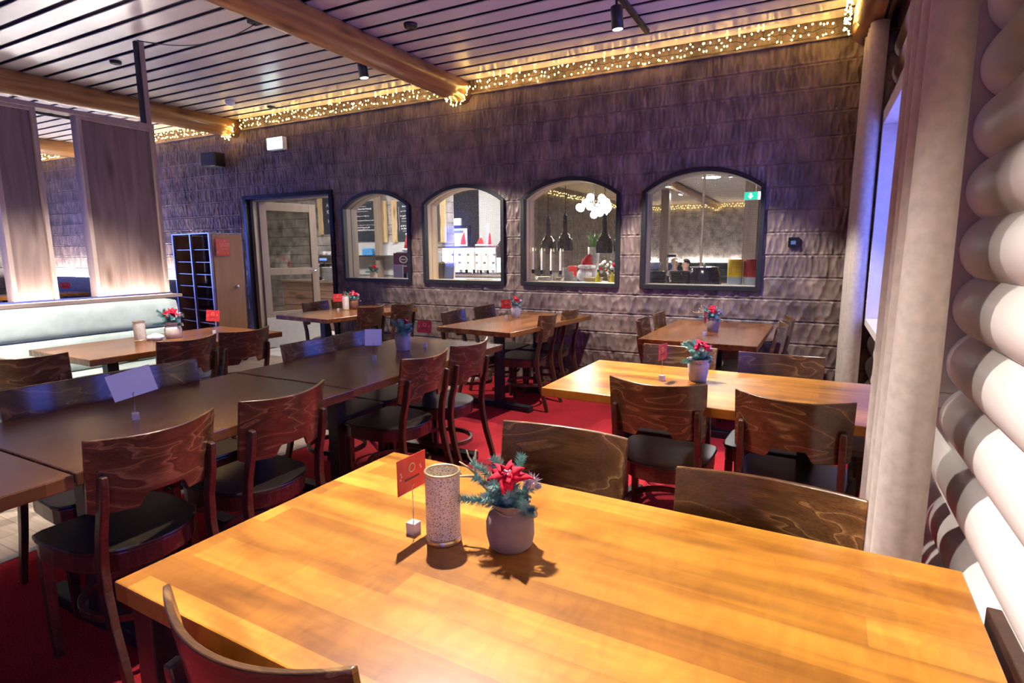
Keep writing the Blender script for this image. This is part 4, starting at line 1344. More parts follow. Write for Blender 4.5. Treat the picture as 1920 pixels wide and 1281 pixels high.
def card_stand(label, loc, rz, cw, ch, zc, mat, roll=0.0, printed=True, group='card stands', yaw=0.0):
    t = thing('card_stand', label, 'card stand', loc, 0.0, group)
    Mz = Matrix.Rotation(rz, 4, 'Z')
    MB().box(-0.0125, 0.0125, -0.0125, 0.0125, 0.0, 0.028, Mz).build('base_block', m_acrylic, t, bevel=0.002)
    wi = MB(); wi.tube([(0, 0, 0.02), (0.001, 0, 0.06), (0, 0, zc - ch * 0.42), (0.003, 0, zc - ch * 0.36)], 0.0011, 6)
    wi.tube([(0.003 * math.cos(a), 0.006 * math.sin(a) , zc - ch * 0.40 + 0.006 * math.cos(a)) for a in np.linspace(0, 2 * PI, 12, endpoint=False)], 0.0009, 5, closed=True)
    wi.build('wire_clip', m_steel, t)
    Mc = Matrix.Translation((0, 0, zc)) @ Matrix.Rotation(rz, 4, 'Z') @ Matrix.Rotation(roll, 4, 'X')
    card = MB().box(-0.0006, 0.0006, -cw / 2, cw / 2, -ch / 2, ch / 2, Mc).build('card', mat, t)
    if printed:
        for sx in (1, -1):
            p = MB(); p.tube([Mc @ Vector((sx * 0.0009, 0.10 * cw * math.cos(a), ch * 0.16 + 0.12 * ch * math.sin(a))) for a in np.linspace(0, 2 * PI, 16, endpoint=False)], 0.0016 if ch > 0.07 else 0.0014, 5, closed=True)
            p.build('wreath_emblem', m_goldprint, card)
            q = MB(); q.box(sx * 0.0008, sx * 0.0011, -0.26 * cw, 0.26 * cw, -0.17 * ch, -0.11 * ch, Mc)
            q.build('print_line', m_darkprint, card)
            q = MB()
            for (yy, zz) in ((-0.38, 0.1), (-0.36, 0.02), (-0.40, -0.06), (0.30, 0.12), (0.33, 0.05)):
                st_ = [((0.05 if i % 2 == 0 else 0.018) * cw * math.cos(i * PI / 6) + yy * cw, (0.05 if i % 2 == 0 else 0.018) * cw * math.sin(i * PI / 6) + zz * ch) for i in range(12)]
                q.add([Mc @ Vector((sx * 0.0010, y_, z_)) for y_, z_ in st_], [list(range(12))])
            q.build('print_stars', m_pinkprint, card)
    return t
card_stand('red card in a clear block stand on the foreground table', (-0.778, 0.978, TT), math.radians(-3), 0.096, 0.082, 0.146, m_red)
card_stand('red card in a clear block stand on the lit middle table', (-0.640, 2.800, TT), math.radians(-14), 0.088, 0.080, 0.146, m_red)
card_stand('large blank white card tilted in its stand on the long table', (-2.306, 1.210, TT), math.radians(-27), 0.148, 0.105, 0.146, m_white, math.radians(13), False)
card_stand('small blank white card in its stand on the long table', (-2.302, 2.577, TT), math.radians(-45), 0.098, 0.098, 0.140, m_white, math.radians(-2), False)
card_stand('red card in a clear block stand on the far end of the long table', (-2.319, 3.106, TT), math.radians(-60), 0.096, 0.082, 0.140, m_red, math.radians(-5))
card_stand('red card in a clear block stand on the banquette table', (-4.245, 2.888, TT), math.radians(-40), 0.096, 0.090, 0.146, m_red, math.radians(-6))
card_stand('red card in a clear block stand on the table by the doorway', (-4.665, 4.674, TT), math.radians(-50), 0.096, 0.085, 0.146, m_red)
card_stand('red card in a clear block stand on the table under the second window', (-2.628, 4.838, TT), math.radians(-70), 0.096, 0.085, 0.140, m_red, math.radians(6))
card_stand('red card in a clear block stand on the table under the fourth window', (-0.714, 4.491, TT), math.radians(-10), 0.060, 0.085, 0.140, m_red)
card_stand('red card on the table beyond the wooden screen', (-11.16, 4.98, TT), math.radians(-60), 0.16, 0.10, 0.12, m_red)

# ------------------------------------------------------------------ wall and ceiling fittings
ex = thing('exit_sign', 'glowing white exit sign on the carved wall left of the doorway top', 'exit sign', (-6.416, YW - 0.05, 2.83))
MB().box(-0.15, 0.15, -0.02, 0.05, -0.078, 0.078).build('housing', m_white, ex, bevel=0.004)
MB().box(-0.142, 0.142, -0.024, -0.0205, -0.07, 0.07).build('lit_face', m_exit, ex)

sp = thing('loudspeaker', 'dark box loudspeaker mounted on the carved wall', 'loudspeaker', (-7.60, YW - 0.14, 2.70), math.radians(8))
MB().box(-0.13, 0.13, -0.09, 0.09, -0.095, 0.095).build('cabinet', m_black, sp, bevel=0.01)
MB().box(-0.118, 0.118, -0.096, -0.0905, -0.082, 0.082).build('grille', plain('speaker_grille', (0.05, 0.05, 0.06), 0.6, noise=0.3, nscale=200), sp)
MB().box(-0.02, 0.02, 0.09, 0.16, -0.03, 0.03).build('bracket', m_black, sp)

th = thing('wall_controller', 'small black wall thermostat right of the fourth arched window', 'thermostat', (-0.179, YW - 0.002, 1.467))
MB().box(-0.043, 0.043, -0.02, 0.01, -0.042, 0.042).build('bezel', m_blackgloss, th, bevel=0.004)
MB().box(-0.022, 0.016, -0.0215, -0.0203, -0.018, 0.012).build('display', emissive('thermostat_display', (0.25, 0.35, 0.9), 0.5), th)

def disc(name, label, x, y, r, h, mat, cat):
    t = thing(name, label, cat, (x, y, CEIL))
    MB().lathe([(r * 0.55, -h), (r * 0.9, -h * 0.85), (r, -h * 0.4), (r, 0.0)], 28).build('body', mat, t, smooth=True)
    MB().lathe([(r * 0.3, -h - 0.004), (r * 0.32, -h)], 20).build('cover', mat, t)
    return t
disc('ceiling_speaker', 'round black ceiling fitting right of the middle log beam', -3.02, 3.98, 0.055, 0.035, m_black, 'ceiling fitting')
disc('smoke_detector', 'white smoke detector on the ceiling before the carved wall', -6.40, 4.82, 0.055, 0.05, m_white, 'smoke detector')
disc('ceiling_speaker', 'round black ceiling fitting beside the screen post', -6.05, 3.35, 0.05, 0.03, m_black, 'ceiling fitting')
disc('ceiling_speaker', 'small dark ceiling fitting above the garland by the exit sign', -6.2, 5.25, 0.05, 0.02, m_black, 'ceiling fitting')

def track(label, x, y0, y1):
    o = MB().box(-0.018, 0.018, y0, y1, CEIL - 0.034, CEIL).build('light_track', m_black, bevel=0.002)
    o.location.x = x
    tag(o, label, 'track')
track('black ceiling light track ending above the third arched window', -1.37, -3.0, 5.03)
track('black ceiling light track alongside the middle log beam', -3.74, -3.0, 4.45)
track('black ceiling light track beyond the wooden screen', -9.0, -3.0, 4.6)

def spot(label, x, y, aim, watts, deg, blend, col=(1.0, 0.86, 0.68), tilt=None):
    t = thing('track_spotlight', label, 'spotlight', (x, y, CEIL - 0.034), 0, 'track spotlights')
    MB().box(-0.016, 0.016, -0.05, 0.05, -0.022, 0.0).build('adapter', m_black, t)
    MB().tube([(0, 0, -0.02), (0, 0, -0.085)], 0.009, 8).build('stem', m_black, t)
    top = Vector((0, 0, -0.075))
    d = (Vector(aim) - Vector((x, y, CEIL - 0.17))).normalized()
    dd = Vector((d.x * 0.35, d.y * 0.35, d.z)).normalized()          # the can leans only part of the way
    q = Vector((0, 0, -1)).rotation_difference(dd).to_matrix().to_4x4()
    Mx = Matrix.Translation(top) @ q
    MB().lathe([(0.030, 0.005), (0.040, 0.0), (0.042, -0.01), (0.042, -0.150), (0.036, -0.150), (0.034, -0.13), (0.033, -0.12)], 28, Mx, caps=False).build('can', m_black, t, smooth=True)
    MB().lathe([(0.0365, -0.1515), (0.0355, -0.146)], 24, Mx).build('lens', m_lens, t)
    l = bpy.data.lights.new('spot_beam', 'SPOT')
    l.energy, l.spot_size, l.spot_blend, l.shadow_soft_size, l.color = watts, math.radians(deg), blend, 0.028, col
    o = bpy.data.objects.new('spot_beam', l)
    C.objects.link(o)
    o.location = Vector((x, y, CEIL - 0.034)) + Mx @ Vector((0, 0, -0.185))
    o.rotation_euler = Vector((0, 0, -1)).rotation_difference(d).to_euler()
WARM = (1.0, 0.94, 0.86)
spot('black track spotlight above the foreground table, out of the picture', -1.37, 1.80, (-0.60, 0.95, 0.76), 860, 88, 1.0, WARM)
spot('black track spotlight above the lit middle table, out of the picture', -1.37, 3.25, (-0.92, 2.85, 0.76), 900, 66, 0.9, WARM)
spot('black track spotlight hanging near the end of the right ceiling track', -1.37, 4.19, (-1.0, 4.75, 0.76), 430, 80, 0.25, WARM)
spot('black track spotlight hanging left of the middle log beam', -3.74, 4.19, (-3.2, 4.8, 0.76), 400, 84, 0.25, WARM)
spot('black track spotlight over the banquette table, out of the picture', -3.74, 2.30, (-4.6, 2.3, 0.6), 560, 66, 0.5, WARM)
spot('black track spotlight over the near banquette table, out of the picture', -3.74, 0.60, (-4.6, 0.8, 0.6), 560, 66, 0.5, WARM)
spot('added fill spotlight behind the viewer, bounced off the red carpet', -1.37, -1.60, (-1.0, -2.2, 0.0), 220, 70, 0.5, WARM)  # unseen lamp, added so light bounces up from the floor
spot('black track spotlight turned to the painted log wall, out of the picture', -1.37, 0.20, (0.40, 1.40, 1.30), 260, 34, 0.9, WARM)
spot('added fill spotlight at the rear of the room, behind the viewer', -3.74, -1.60, (-3.4, -1.8, 0.0), 260, 80, 0.5, WARM)  # another unseen lamp, added to fill the dark room
spot('black track spotlight beyond the wooden screen', -9.00, 2.50, (-9.6, 3.2, 0.0), 700, 80, 0.5, WARM)

# junction box and the cable that hangs over to the screen post
jb = thing('junction_box', 'small black junction box under the ceiling beside the middle log beam', 'junction box', (-3.97, 3.27, CEIL - 0.03))
MB().box(-0.05, 0.05, -0.04, 0.04, -0.03, 0.03).build('case', m_black, jb, bevel=0.004)
MB().box(-0.02, 0.02, -0.055, -0.04, -0.012, 0.012).build('gland', m_black, jb)
a, b = Vector((-3.97, 3.27, CEIL - 0.06)), Vector((-5.25, 3.10, CEIL - 0.02))
pth = []
for i in range(25):
    k = i / 24
    p = a.lerp(b, k); p.z -= 0.85 * k * (1 - k) * (1 - 0.35 * k)* 0.55; pth.append(p)
tag(MB().tube(pth, 0.004, 6).build('cable', m_black, smooth=True), 'thin black cable sagging under the ceiling to the screen post', 'cable')

# ------------------------------------------------------------------ garlands of warm bulbs
bulb_me = None
def garland(label, pts, n, seed, spread=0.055, ndetail=100):
    """pts: path of the cable; bulbs hang around it on short leads"""
    global bulb_me
    rr = random.Random(seed)
    P = [Vector(p) for p in pts]
    L = [0]
    for i in range(1, len(P)):
        L.append(L[-1] + (P[i] - P[i - 1]).length)
    def at(s):
        i = 1
        while i < len(P) - 1 and L[i] < s: i += 1
        return P[i - 1].lerp(P[i], (s - L[i - 1]) / max(1e-6, L[i] - L[i - 1]))
    mb = MB()
    m = max(40, int(L[-1] / 0.03))
    cable = []
    for i in range(m + 1):
        p = at(L[-1] * i / m)
        cable.append(p + Vector((0, rr.uniform(-0.006, 0.006), rr.uniform(-0.012, 0.012))))
    mb.tube(cable, 0.0028, 5)
    root_pos = []
    for k in range(n):
        s = L[-1] * (k + rr.random()) / n
        c = at(s)
        up = 1 if k % 2 else -1
        off = Vector((rr.uniform(-0.02, 0.02), rr.uniform(-0.045, 0.012), up * rr.uniform(0.25, 1.0) * spread))
        e = c + off
        mb.tube([c, c + off * 0.5 + Vector((0.004, 0, 0)), e], 0.0014, 3)
        root_pos.append(e)
    t = mb.build('light_string', m_wire)
    tag(t, label, 'string lights', 'strings of warm lights along the ceiling edge')
    if bulb_me is None:
        b = MB(); b.lathe([(0.003, -0.009), (0.006, -0.005), (0.0065, 0.0), (0.005, 0.005), (0.002, 0.008)], 6)
        tmp = b.build('bulb', m_bulb); bulb_me = tmp.data; bpy.data.objects.remove(tmp)
    order = sorted(root_pos, key=lambda p: p.x * p.x + p.y * p.y)
    for p in order[:ndetail]:
        o = bpy.data.objects.new('bulb', bulb_me)
        C.objects.link(o); o.parent = t; o.location = p
        o.rotation_euler = (rr.uniform(-1, 1), rr.uniform(-1, 1), 0)
    if order[ndetail:]:
        b = MB()
        for p in order[ndetail:]:
            b.lathe([(0.003, -0.009), (0.006, -0.005), (0.0065, 0.0), (0.005, 0.005), (0.002, 0.008)], 6, Matrix.Translation(p))
        o = b.build('bulbs', m_bulb, t); o['kind'] = 'stuff'
YG, ZG = YW - 0.05, 3.145
def arc(x, a0, a1, n=10, r=0.148, y=YG - 0.05):
    return [(x + r * math.cos(math.radians(a0 + (a1 - a0) * i / n)), y, 3.115 + r * math.sin(math.radians(a0 + (a1 - a0) * i / n))) for i in range(n + 1)]
def straight(xa, xb, n=14, seed=0):
    rr = random.Random(seed)
    return [(xa + (xb - xa) * i / n, YG, ZG + rr.uniform(-0.012, 0.012)) for i in range(n + 1)]
garland('warm string lights along the ceiling edge above the third and fourth arched windows', straight(-3.35, 0.03, 14, 1), 150, 1)
garland('warm string lights looped under the middle log beam end', arc(-3.52, 15, -165), 26, 2, 0.02)
garland('warm string lights along the ceiling edge above the doorway', straight(-7.10, -3.69, 14, 3), 150, 3)
garland('warm string lights looped under the log beam near the exit sign', arc(-7.29, 15, -165), 26, 4, 0.02)
garland('warm string lights along the ceiling edge behind the wooden screen', straight(-10.9, -7.46, 14, 5), 160, 5)
garland('warm string lights along the ceiling edge at the far left beyond the screen', straight(-13.2, -11.25, 12, 6), 100, 6)
garland('warm string lights looped around the log beam above the curtains', [(0.09, YG - 0.04, 3.09), (0.085, YG - 0.2, 3.11), (0.085, YG - 0.5, 3.13), (0.085, YG - 0.9, 3.15)], 70, 7, 0.045)

#PART3
# ------------------------------------------------------------------ rooms behind the carved wall
structure(box('wall_kitchen', X0, -6.14, 9.05, 9.25, 0, CEIL, m_adze_grey))
structure(box('wall_tiled', -9.2, -7.22, 12.0, 12.2, 0, CEIL, m_blacktile))
structure(box('wall_plaster', -7.22, -6.63, 11.96, 12.2, 0, CEIL, m_plaster))
structure(box('wall_golden', -6.73, -6.63, 12.2, 23.6, 0, CEIL, m_adze_gold))
structure(box('wall_dining', -6.73, 0.8, 23.5, 23.7, 0, CEIL, m_adze_grey))
structure(box('wall_side', 0.60, 0.8, 5.5, 23.6, 0, CEIL, m_adze_gold))
structure(box('wall_end', X0, -9.2, 12.0, 12.2, 0, CEIL, m_plaster))
structure(box('trim_3', -8.75, -6.7, 9.03, 9.05, 0.95, 1.60, m_plaster))

def ceiling_lamp(label, x, y, r=0.22):
    t = thing('ceiling_lamp', label, 'lamp', (x, y, CEIL), 0, 'round ceiling lamps in the rooms behind the wall')
    MB().lathe([(r * 0.98, -0.05), (r, -0.045), (r, 0.0)], 28, caps=False).build('ring', m_white, t)
    MB().lathe([(0.01, -0.056), (r * 0.9, -0.055), (r * 0.98, -0.045)], 28, caps=False).build('diffuser', m_ceillamp, t)
for lab, x, y in (('round ceiling lamp over the coffee machine behind the doorway', -8.1, 7.0), ('round ceiling lamp over the bar behind the first arched window', -5.9, 7.3),
                  ('round ceiling lamp over the display case behind the second arched window', -4.9, 8.3), ('round ceiling lamp behind the third arched window', -2.9, 7.6),
                  ('round ceiling lamp nearest behind the fourth arched window', -1.0, 8.6), ('round ceiling lamp far behind the fourth arched window', -2.4, 15.0),
                  ('round ceiling lamp in the passage by the bright far doorway', -7.3, 10.6), ('round ceiling lamp deep in the far dining room', -3.8, 19.0)):
    ceiling_lamp(lab, x, y)

for x, lab in ((-3.52, 'log ceiling beam of the far dining room, seen through the fourth arched window'), (0.25, 'log ceiling beam at the right side of the far dining room')):
    o = MB().lathe([(0.125, 5.9), (0.125, 23.4)], 24, Matrix.Rotation(-PI / 2, 4, 'X')).build('log_beam', m_beam)
    o.location = (x, 0, 3.115)
    tag(o, lab, 'beam', kind='structure')

def far_garland(label, pts, n, seed):
    garland(label, pts, n, seed, 0.06, 100)
far_garland('warm string lights on the far dining room wall, seen through the fourth arched window', [(-6.4, 23.42, 3.08), (-3.7, 23.42, 3.10), (-3.52, 23.40, 2.95), (-3.34, 23.42, 3.10), (0.4, 23.42, 3.08)], 150, 21)
far_garland('warm string lights on the golden side wall, seen through the third arched window', [(-6.58, 12.4, 3.0), (-6.58, 17.5, 3.02), (-6.58, 23.0, 3.0)], 150, 22)
far_garland('warm string lights above the inside of the fourth arched window opening', [(-5.5, 6.6, 3.16), (-3.7, 6.6, 3.17), (-0.2, 6.6, 3.16)], 120, 23)

wl = thing('wall_light_strip', 'glowing strip behind the far bench washing the distant wall white', 'light', (-3.0, 23.46, 0))
MB().box(-3.4, 3.0, -0.012, 0.012, 0.956, 0.964).build('led_strip', m_led, wl)
MB().box(-3.4, 3.0, -0.07, 0.03, 0.93, 0.954).build('ledge', m_ledge, wl)
banquette('banquette', 'long dark bench against the far wall of the distant dining room', -3.0, 23.18, 5.8, m_velvet_teal, 0).scale = (1, 1, 0.9)

def post(label, x, y, wd, mat, z1=CEIL, z0=0):
    o = MB().box(-wd / 2, wd / 2, -wd / 2, wd / 2, z0, z1).build('wooden_post', mat, bevel=0.006)
    o.location = (x, y, 0)
    tag(o, label, 'post')
post('broad pale wooden post at the left inside the fourth arched window', -4.18, 18.0, 0.24, m_screen_edge)
post('broad pale wooden post at the right inside the fourth arched window', -1.38, 14.4, 0.30, m_screen_edge)
post('thin pale bar standing in for a reflected line in the fourth arched window', -2.15, 12.6, 0.05, m_screen_edge)  # solid bar modelled for a line that is only a reflection
post('grey-brown wooden post before the menu boards behind the first arched window', -7.70, 8.90, 0.11, m_doorwood, 2.62)
post('grey wooden post right of the chandelier behind the third arched window', -3.9, 13.0, 0.30, m_screen)

es = thing('exit_sign', 'green and white exit sign inside the fourth arched window', 'exit sign', (-1.28, 14.0, 2.60))
MB().box(-0.01, 0.01, 0.01, 0.03, 0.09, CEIL - 2.60).build('hanger', m_steel, es)
MB().box(-0.24, 0.24, 0, 0.04, -0.09, 0.09).build('housing', m_white, es)
MB().box(-0.23, 0.04, -0.006, -0.001, -0.08, 0.08).build('green_face', m_exit_green, es)
MB().box(0.05, 0.23, -0.006, -0.001, -0.08, 0.08).build('white_face', m_exit, es)
ar = MB(); ar.prism([(-0.13, 0.05), (-0.08, 0.05), (-0.08, 0.0), (-0.05, 0.0), (-0.105, -0.06), (-0.16, 0.0), (-0.13, 0.0)], 0.007, 0.010, Matrix.Rotation(PI / 2, 4, 'X'))
ar.build('arrow', m_exit, es)
e2 = thing('exit_sign', 'small glowing exit sign over the bright doorway behind the second arched window', 'exit sign', (-7.83, 11.92, 2.13))
MB().box(-0.115, 0.115, -0.01, 0.05, -0.085, 0.085).build('housing', m_white, e2)
MB().box(-0.105, 0.105, -0.014, -0.0105, -0.075, 0.075).build('lit_face', m_exit, e2)

dw = thing('lit_doorway', 'bright white doorway with black frame behind the second arched window', 'doorway', (-7.9, 11.97, 0))
MB().box(-0.40, 0.36, -0.01, 0.0, 0.02, 1.97).build('bright_opening', m_doorlight, dw)
fr = MB(); fr.box(-0.47, -0.40, -0.04, 0.02, 0, 2.04); fr.box(0.36, 0.43, -0.04, 0.02, 0, 2.04); fr.box(-0.40, 0.36, -0.04, 0.02, 1.97, 2.04)
fr.build('door_frame', m_black, dw)
MB().box(-0.02, 0.25, -0.05, -0.04, 1.86, 1.92).build('closer', m_greyplastic, dw)

# menu boards
def chalkboard(label, x0, x1, z0, z1, posts, seed, texts=None):
    rr = random.Random(seed)
    cx = (x0 + x1) / 2
    t = thing('chalkboard', label, 'menu board', (cx, 9.03, 0), 0, 'menu boards behind the carved wall')
    MB().box(x0 - cx, x1 - cx, -0.012, 0.0, z0, z1).build('board', m_chalkboard, t)
    for px in posts:
        n = 9
        poly = [(px - cx - 0.045 - rr.uniform(0, 0.012), z0 - 0.02 + (z1 - z0 + 0.05) * i / n) for i in range(n + 1)] + [(px - cx + 0.045 + rr.uniform(0, 0.015), z0 - 0.02 + (z1 - z0 + 0.05) * (n - i) / n) for i in range(n + 1)]
        MB().prism(poly, 0.0, 0.05, Matrix.Rotation(PI / 2, 4, 'X')).build('live_edge_post', m_pine, t)
    if texts:
        for (s_, x, z, h) in texts:
            fc = bpy.data.curves.new('chalk_lettering', 'FONT')
            fc.body, fc.size, fc.extrude = s_, h, 0.001
            fc.materials.append(m_chalk)
            fo = bpy.data.objects.new('chalk_lettering', fc)
            C.objects.link(fo)
            bpy.context.view_layer.update()
            me = bpy.data.meshes.new_from_object(fo.evaluated_get(bpy.context.evaluated_depsgraph_get()))
            bpy.data.objects.remove(fo)
            fo = bpy.data.objects.new('chalk_lettering', me)
            C.objects.link(fo); fo.parent = t
            fo.location, fo.rotation_euler = (x - cx, -0.014, z), (PI / 2, 0, 0)
    else:
        mk = MB()
        z = z1 - 0.10
        w_ = x1 - x0
        while z > z0 + 0.14:
            x = -w_ / 2 + 0.08 + rr.uniform(0, 0.06)
            end = w_ / 2 - rr.uniform(0.06, 0.3)
            h = rr.choice((0.008, 0.012, 0.018))
            while x < end:
                ln = rr.uniform(0.012, 0.035)
                mk.box(x, x + ln, -0.0145, -0.0125, z - h * rr.uniform(0.3, 1), z + h * rr.uniform(0.3, 1))
                x += ln + rr.uniform(0.006, 0.016)
            z -= rr.choice((0.05, 0.05, 0.09))
        mk.box(-w_ / 2 + 0.05, -w_ / 2 + 0.055, -0.0145, -0.0125, z0 + 0.2, z1 - 0.1)
        mk.build('chalk_marks', m_chalk, t)
    return t
chalkboard('dark menu board with pale pine edge seen through the open doorway', -9.30, -8.62, 1.80, 2.66, (-9.35,), 1, [('ADULT', -9.19, 2.345, 0.11), ('KIDS', -9.18, 2.21, 0.11), ('/', -9.09, 2.13, 0.06), ('HOT', -9.16, 2.02, 0.11)])
chalkboard('large menu board at the left behind the first arched window', -8.48, -7.80, 1.63, 2.42, (), 2)
chalkboard('menu board between pale posts at the right behind the first arched window', -7.32, -6.82, 1.62, 2.38, (-7.63, -7.37), 3)
chalkboard('narrow menu board with pale post behind the second arched window', -6.62, -6.28, 1.60, 2.36, (-6.22,), 4)
o = MB().box(-8.6, -6.7, 8.78, 9.03, 1.32, 1.345).build('wall_shelf', m_steel, bevel=0.003)
tag(o, 'long steel wall shelf under the menu boards', 'shelf')

# counters
def counter(label, x0, x1, y0, y1, h, front, top):
    cx, cy = (x0 + x1) / 2, (y0 + y1) / 2
    t = thing('counter', label, 'counter', (cx, cy, 0))
    MB().box(x0 - cx, x1 - cx, y0 - cy, y1 - cy, h - 0.04, h).build('worktop', top, t, bevel=0.004)
    b = MB()
    n = 6
    for i in range(n):
        z0 = 0.02 + (h - 0.06) * i / n
        b.box(x0 - cx + 0.02, x1 - cx - 0.02, y0 - cy + 0.02, y1 - cy - 0.02, z0, z0 + (h - 0.06) / n - 0.008)
    b.build('plank_front', front, t)
    return t
counter('plank-fronted coffee counter seen through the open doorway', -8.9, -7.0, 7.50, 8.15, 0.90, m_planks, m_ledge)
counter('bar counter carrying the bright display case', -6.55, -4.3, 8.35, 9.0, 1.00, m_planks, m_ledge)
counter('long serving counter right behind the arched windows', -5.55, -0.25, 5.82, 6.95, 1.03, m_planks, m_steel)

em = thing('espresso_machine', 'chrome espresso machine on the coffee counter behind the doorway', 'coffee machine', (-7.95, 7.88, 0.90))
MB().box(-0.32, 0.32, -0.02, 0.22, 0.04, 0.46).build('body', m_steel, em, bevel=0.015)
MB().box(-0.32, 0.32, -0.22, 0.0, 0.0, 0.06).build('drip_tray', m_black, em, bevel=0.006)
MB().box(-0.30, 0.30, -0.12, 0.0, 0.30, 0.42).build('head', m_steel, em, bevel=0.012)
MB().box(-0.2, -0.02, -0.125, -0.121, 0.36, 0.40).build('display', m_bluelight, em)
for x in (-0.16, 0.14):
    g = MB(); g.lathe([(0.035, -0.03), (0.04, 0.0)], 16, Matrix.Translation((x, -0.08, 0.29))); g.tube([(x, -0.1, 0.265), (x, -0.24, 0.25)], 0.012, 8)
    g.build('portafilter', m_black, em)
g = MB(); g.tube([(0.29, -0.1, 0.35), (0.30, -0.16, 0.28), (0.29, -0.17, 0.12)], 0.006, 6); g.build('steam_wand', m_steel, em)

def stack(name, label, cat, mb, n, x, y, z, dz, mat, group):
    first = mb.build(name, mat, smooth=False)
    smooth_by_angle(first, 40)
    for i in range(n):
        o = first if i == 0 else first.copy()
        if i: C.objects.link(o)
        o.location = (x + 0.003 * ((i * 7) % 3 - 1), y + 0.003 * ((i * 5) % 3 - 1), z + i * dz)
        o['label'], o['category'], o['group'] = label, cat, group
    return first
plate = lambda r: MB().lathe([(r * 0.5, 0.0), (r * 0.62, 0.003), (r, 0.017), (r, 0.020), (r * 0.6, 0.007), (0.003, 0.006)], 32)
stack('plate', 'white plate in the tall stack on the coffee counter', 'plate', plate(0.125), 14, -7.80, 7.63, 0.90, 0.017, m_porcelain, 'white plates stacked on the coffee counter')
stack('saucer', 'white saucer in the narrow stack at the coffee counter edge', 'saucer', plate(0.07), 18, -7.52, 7.66, 0.90, 0.017, m_porcelain, 'saucers stacked on the coffee counter')
cup = lambda r, h: MB().lathe([(r * 0.6, 0), (r * 0.8, h * 0.3), (r, h), (r * 0.94, h), (r * 0.7, h * 0.3), (0.002, h * 0.1)], 20)
cup0 = cup(0.04, 0.065).build('cup', m_glass if False else m_porcelain)
k = 0
for i in range(5):
    for j in range(2):
        o = cup0 if k == 0 else cup0.copy()
        if k: C.objects.link(o)
        o.location = (-8.2 + i * 0.125, 7.93 + j * 0.10, 1.36)
        tag(o, 'upturned cup on top of the chrome espresso machine', 'cup', 'cups on the espresso machine'); k += 1

# things on the bar and the shelf
def bag(label, x, y, z, w_, h, mat):
    o = MB().box(-w_ / 2, w_ / 2, -0.05, 0.05, 0, h).build('bag', mat, bevel=0.02); o.location = (x, y, z); tag(o, label, 'bag')
bag('bright blue bag on the steel shelf behind the first arched window', -7.98, 8.9, 1.345, 0.26, 0.14, m_bluebag)
bag('red gift bag on the bar beside the slate sign', -6.05, 8.55, 1.0, 0.20, 0.16, m_redfelt)
bl = thing('illuminated_sign', 'vertical blue illuminated strip at the left behind the first arched window', 'sign', (-6.62, 7.0, 0))
MB().box(-0.03, 0.03, -0.02, 0.02, 0, 1.83).build('stand', m_black, bl)
MB().box(-0.035, 0.035, -0.028, -0.021, 1.22, 1.80).build('lit_strip', m_bluelight, bl)

dc = thing('display_case', 'brightly lit glass display case behind the second arched window', 'display case', (-5.48, 8.70, 1.0))
MB().box(-0.66, 0.66, -0.16, 0.16, 0.0, 0.05).build('base', m_steel, dc)
MB().box(-0.66, 0.66, -0.16, 0.16, 0.47, 0.50).build('top', m_steel, dc)
MB().box(-0.65, 0.65, 0.13, 0.155, 0.05, 0.47).build('lit_back', m_fridge, dc)
for x in (-0.655, -0.22, 0.22, 0.64):
    MB().box(x, x + 0.015, -0.16, -0.145, 0.05, 0.47).build('post', m_alu, dc)
for z in (0.18, 0.32):
    MB().box(-0.64, 0.64, -0.14, 0.12, z, z + 0.012).build('shelf', m_acrylic, dc)
MB().box(-0.64, 0.64, -0.158, -0.154, 0.05, 0.47).build('glass_front', m_glass, dc)
rr = random.Random(5)
fo0 = MB().lathe([(0.02, 0), (0.035, 0.015), (0.032, 0.03), (0.008, 0.04)], 14).build('pastry', plain('pale_pastry', (0.62, 0.50, 0.36), 0.5, noise=0.2), smooth=True)
k = 0
for z in (1.05, 1.192, 1.332):
    for i in range(7):
        o = fo0 if k == 0 else fo0.copy()
        if k: C.objects.link(o)
        o.location = (-6.03 + i * 0.18 + rr.uniform(-0.03, 0.03), 8.69 + rr.uniform(-0.05, 0.04), z + 0.001)
        tag(o, 'small pastry on a shelf of the bright display case', 'pastry', 'pastries in the display case'); k += 1

def felt_hat(label, x, y, z, h, r, lean=0.15):
    t = thing('felt_hat', label, 'hat', (x, y, z))
    c = MB(); c.tube([(0, 0, 0), (lean * 0.1, 0, h * 0.4), (lean * 0.4, 0, h * 0.75), (lean * 0.9, 0, h * 0.97)], [r, r * 0.78, r * 0.42, r * 0.08], 16)
    c.build('cone', m_redfelt, t, smooth=True)
    MB().tube([(r * math.cos(a), r * math.sin(a), 0.015) for a in np.linspace(0, 2 * PI, 20, endpoint=False)], r * 0.28, 8, closed=True).build('fur_trim', m_whitefur, t, smooth=True)
    b = MB(); b.ball((lean * 0.9, 0, h * 0.98), r * 0.25, 8); b.build('pompom', m_whitefur, t, smooth=True)
    return t
felt_hat('tall red felt hat at the left on top of the display case', -5.60, 8.72, 1.5, 0.25, 0.055, 0.03)
felt_hat('low red felt hat in the middle on top of the display case', -5.24, 8.72, 1.5, 0.16, 0.075, 0.02)
felt_hat('slim red felt cone at the right on top of the display case', -5.05, 8.72, 1.5, 0.25, 0.035, 0.0)
felt_hat('large red felt hat at the right behind the first arched window', -5.62, 7.2, 1.42, 0.26, 0.09, -0.05)
felt_hat('red felt hat with white fur among the food behind the third arched window', -2.47, 6.62, 1.20, 0.18, 0.085, 0.06)
o = MB().box(-0.25, 0.25, -0.25, 0.25, 0, 1.41).build('plinth', m_greyplastic, bevel=0.01); o.location = (-5.52, 7.3, 0)
tag(o, 'tall grey plinth under the large red felt hat', 'plinth')
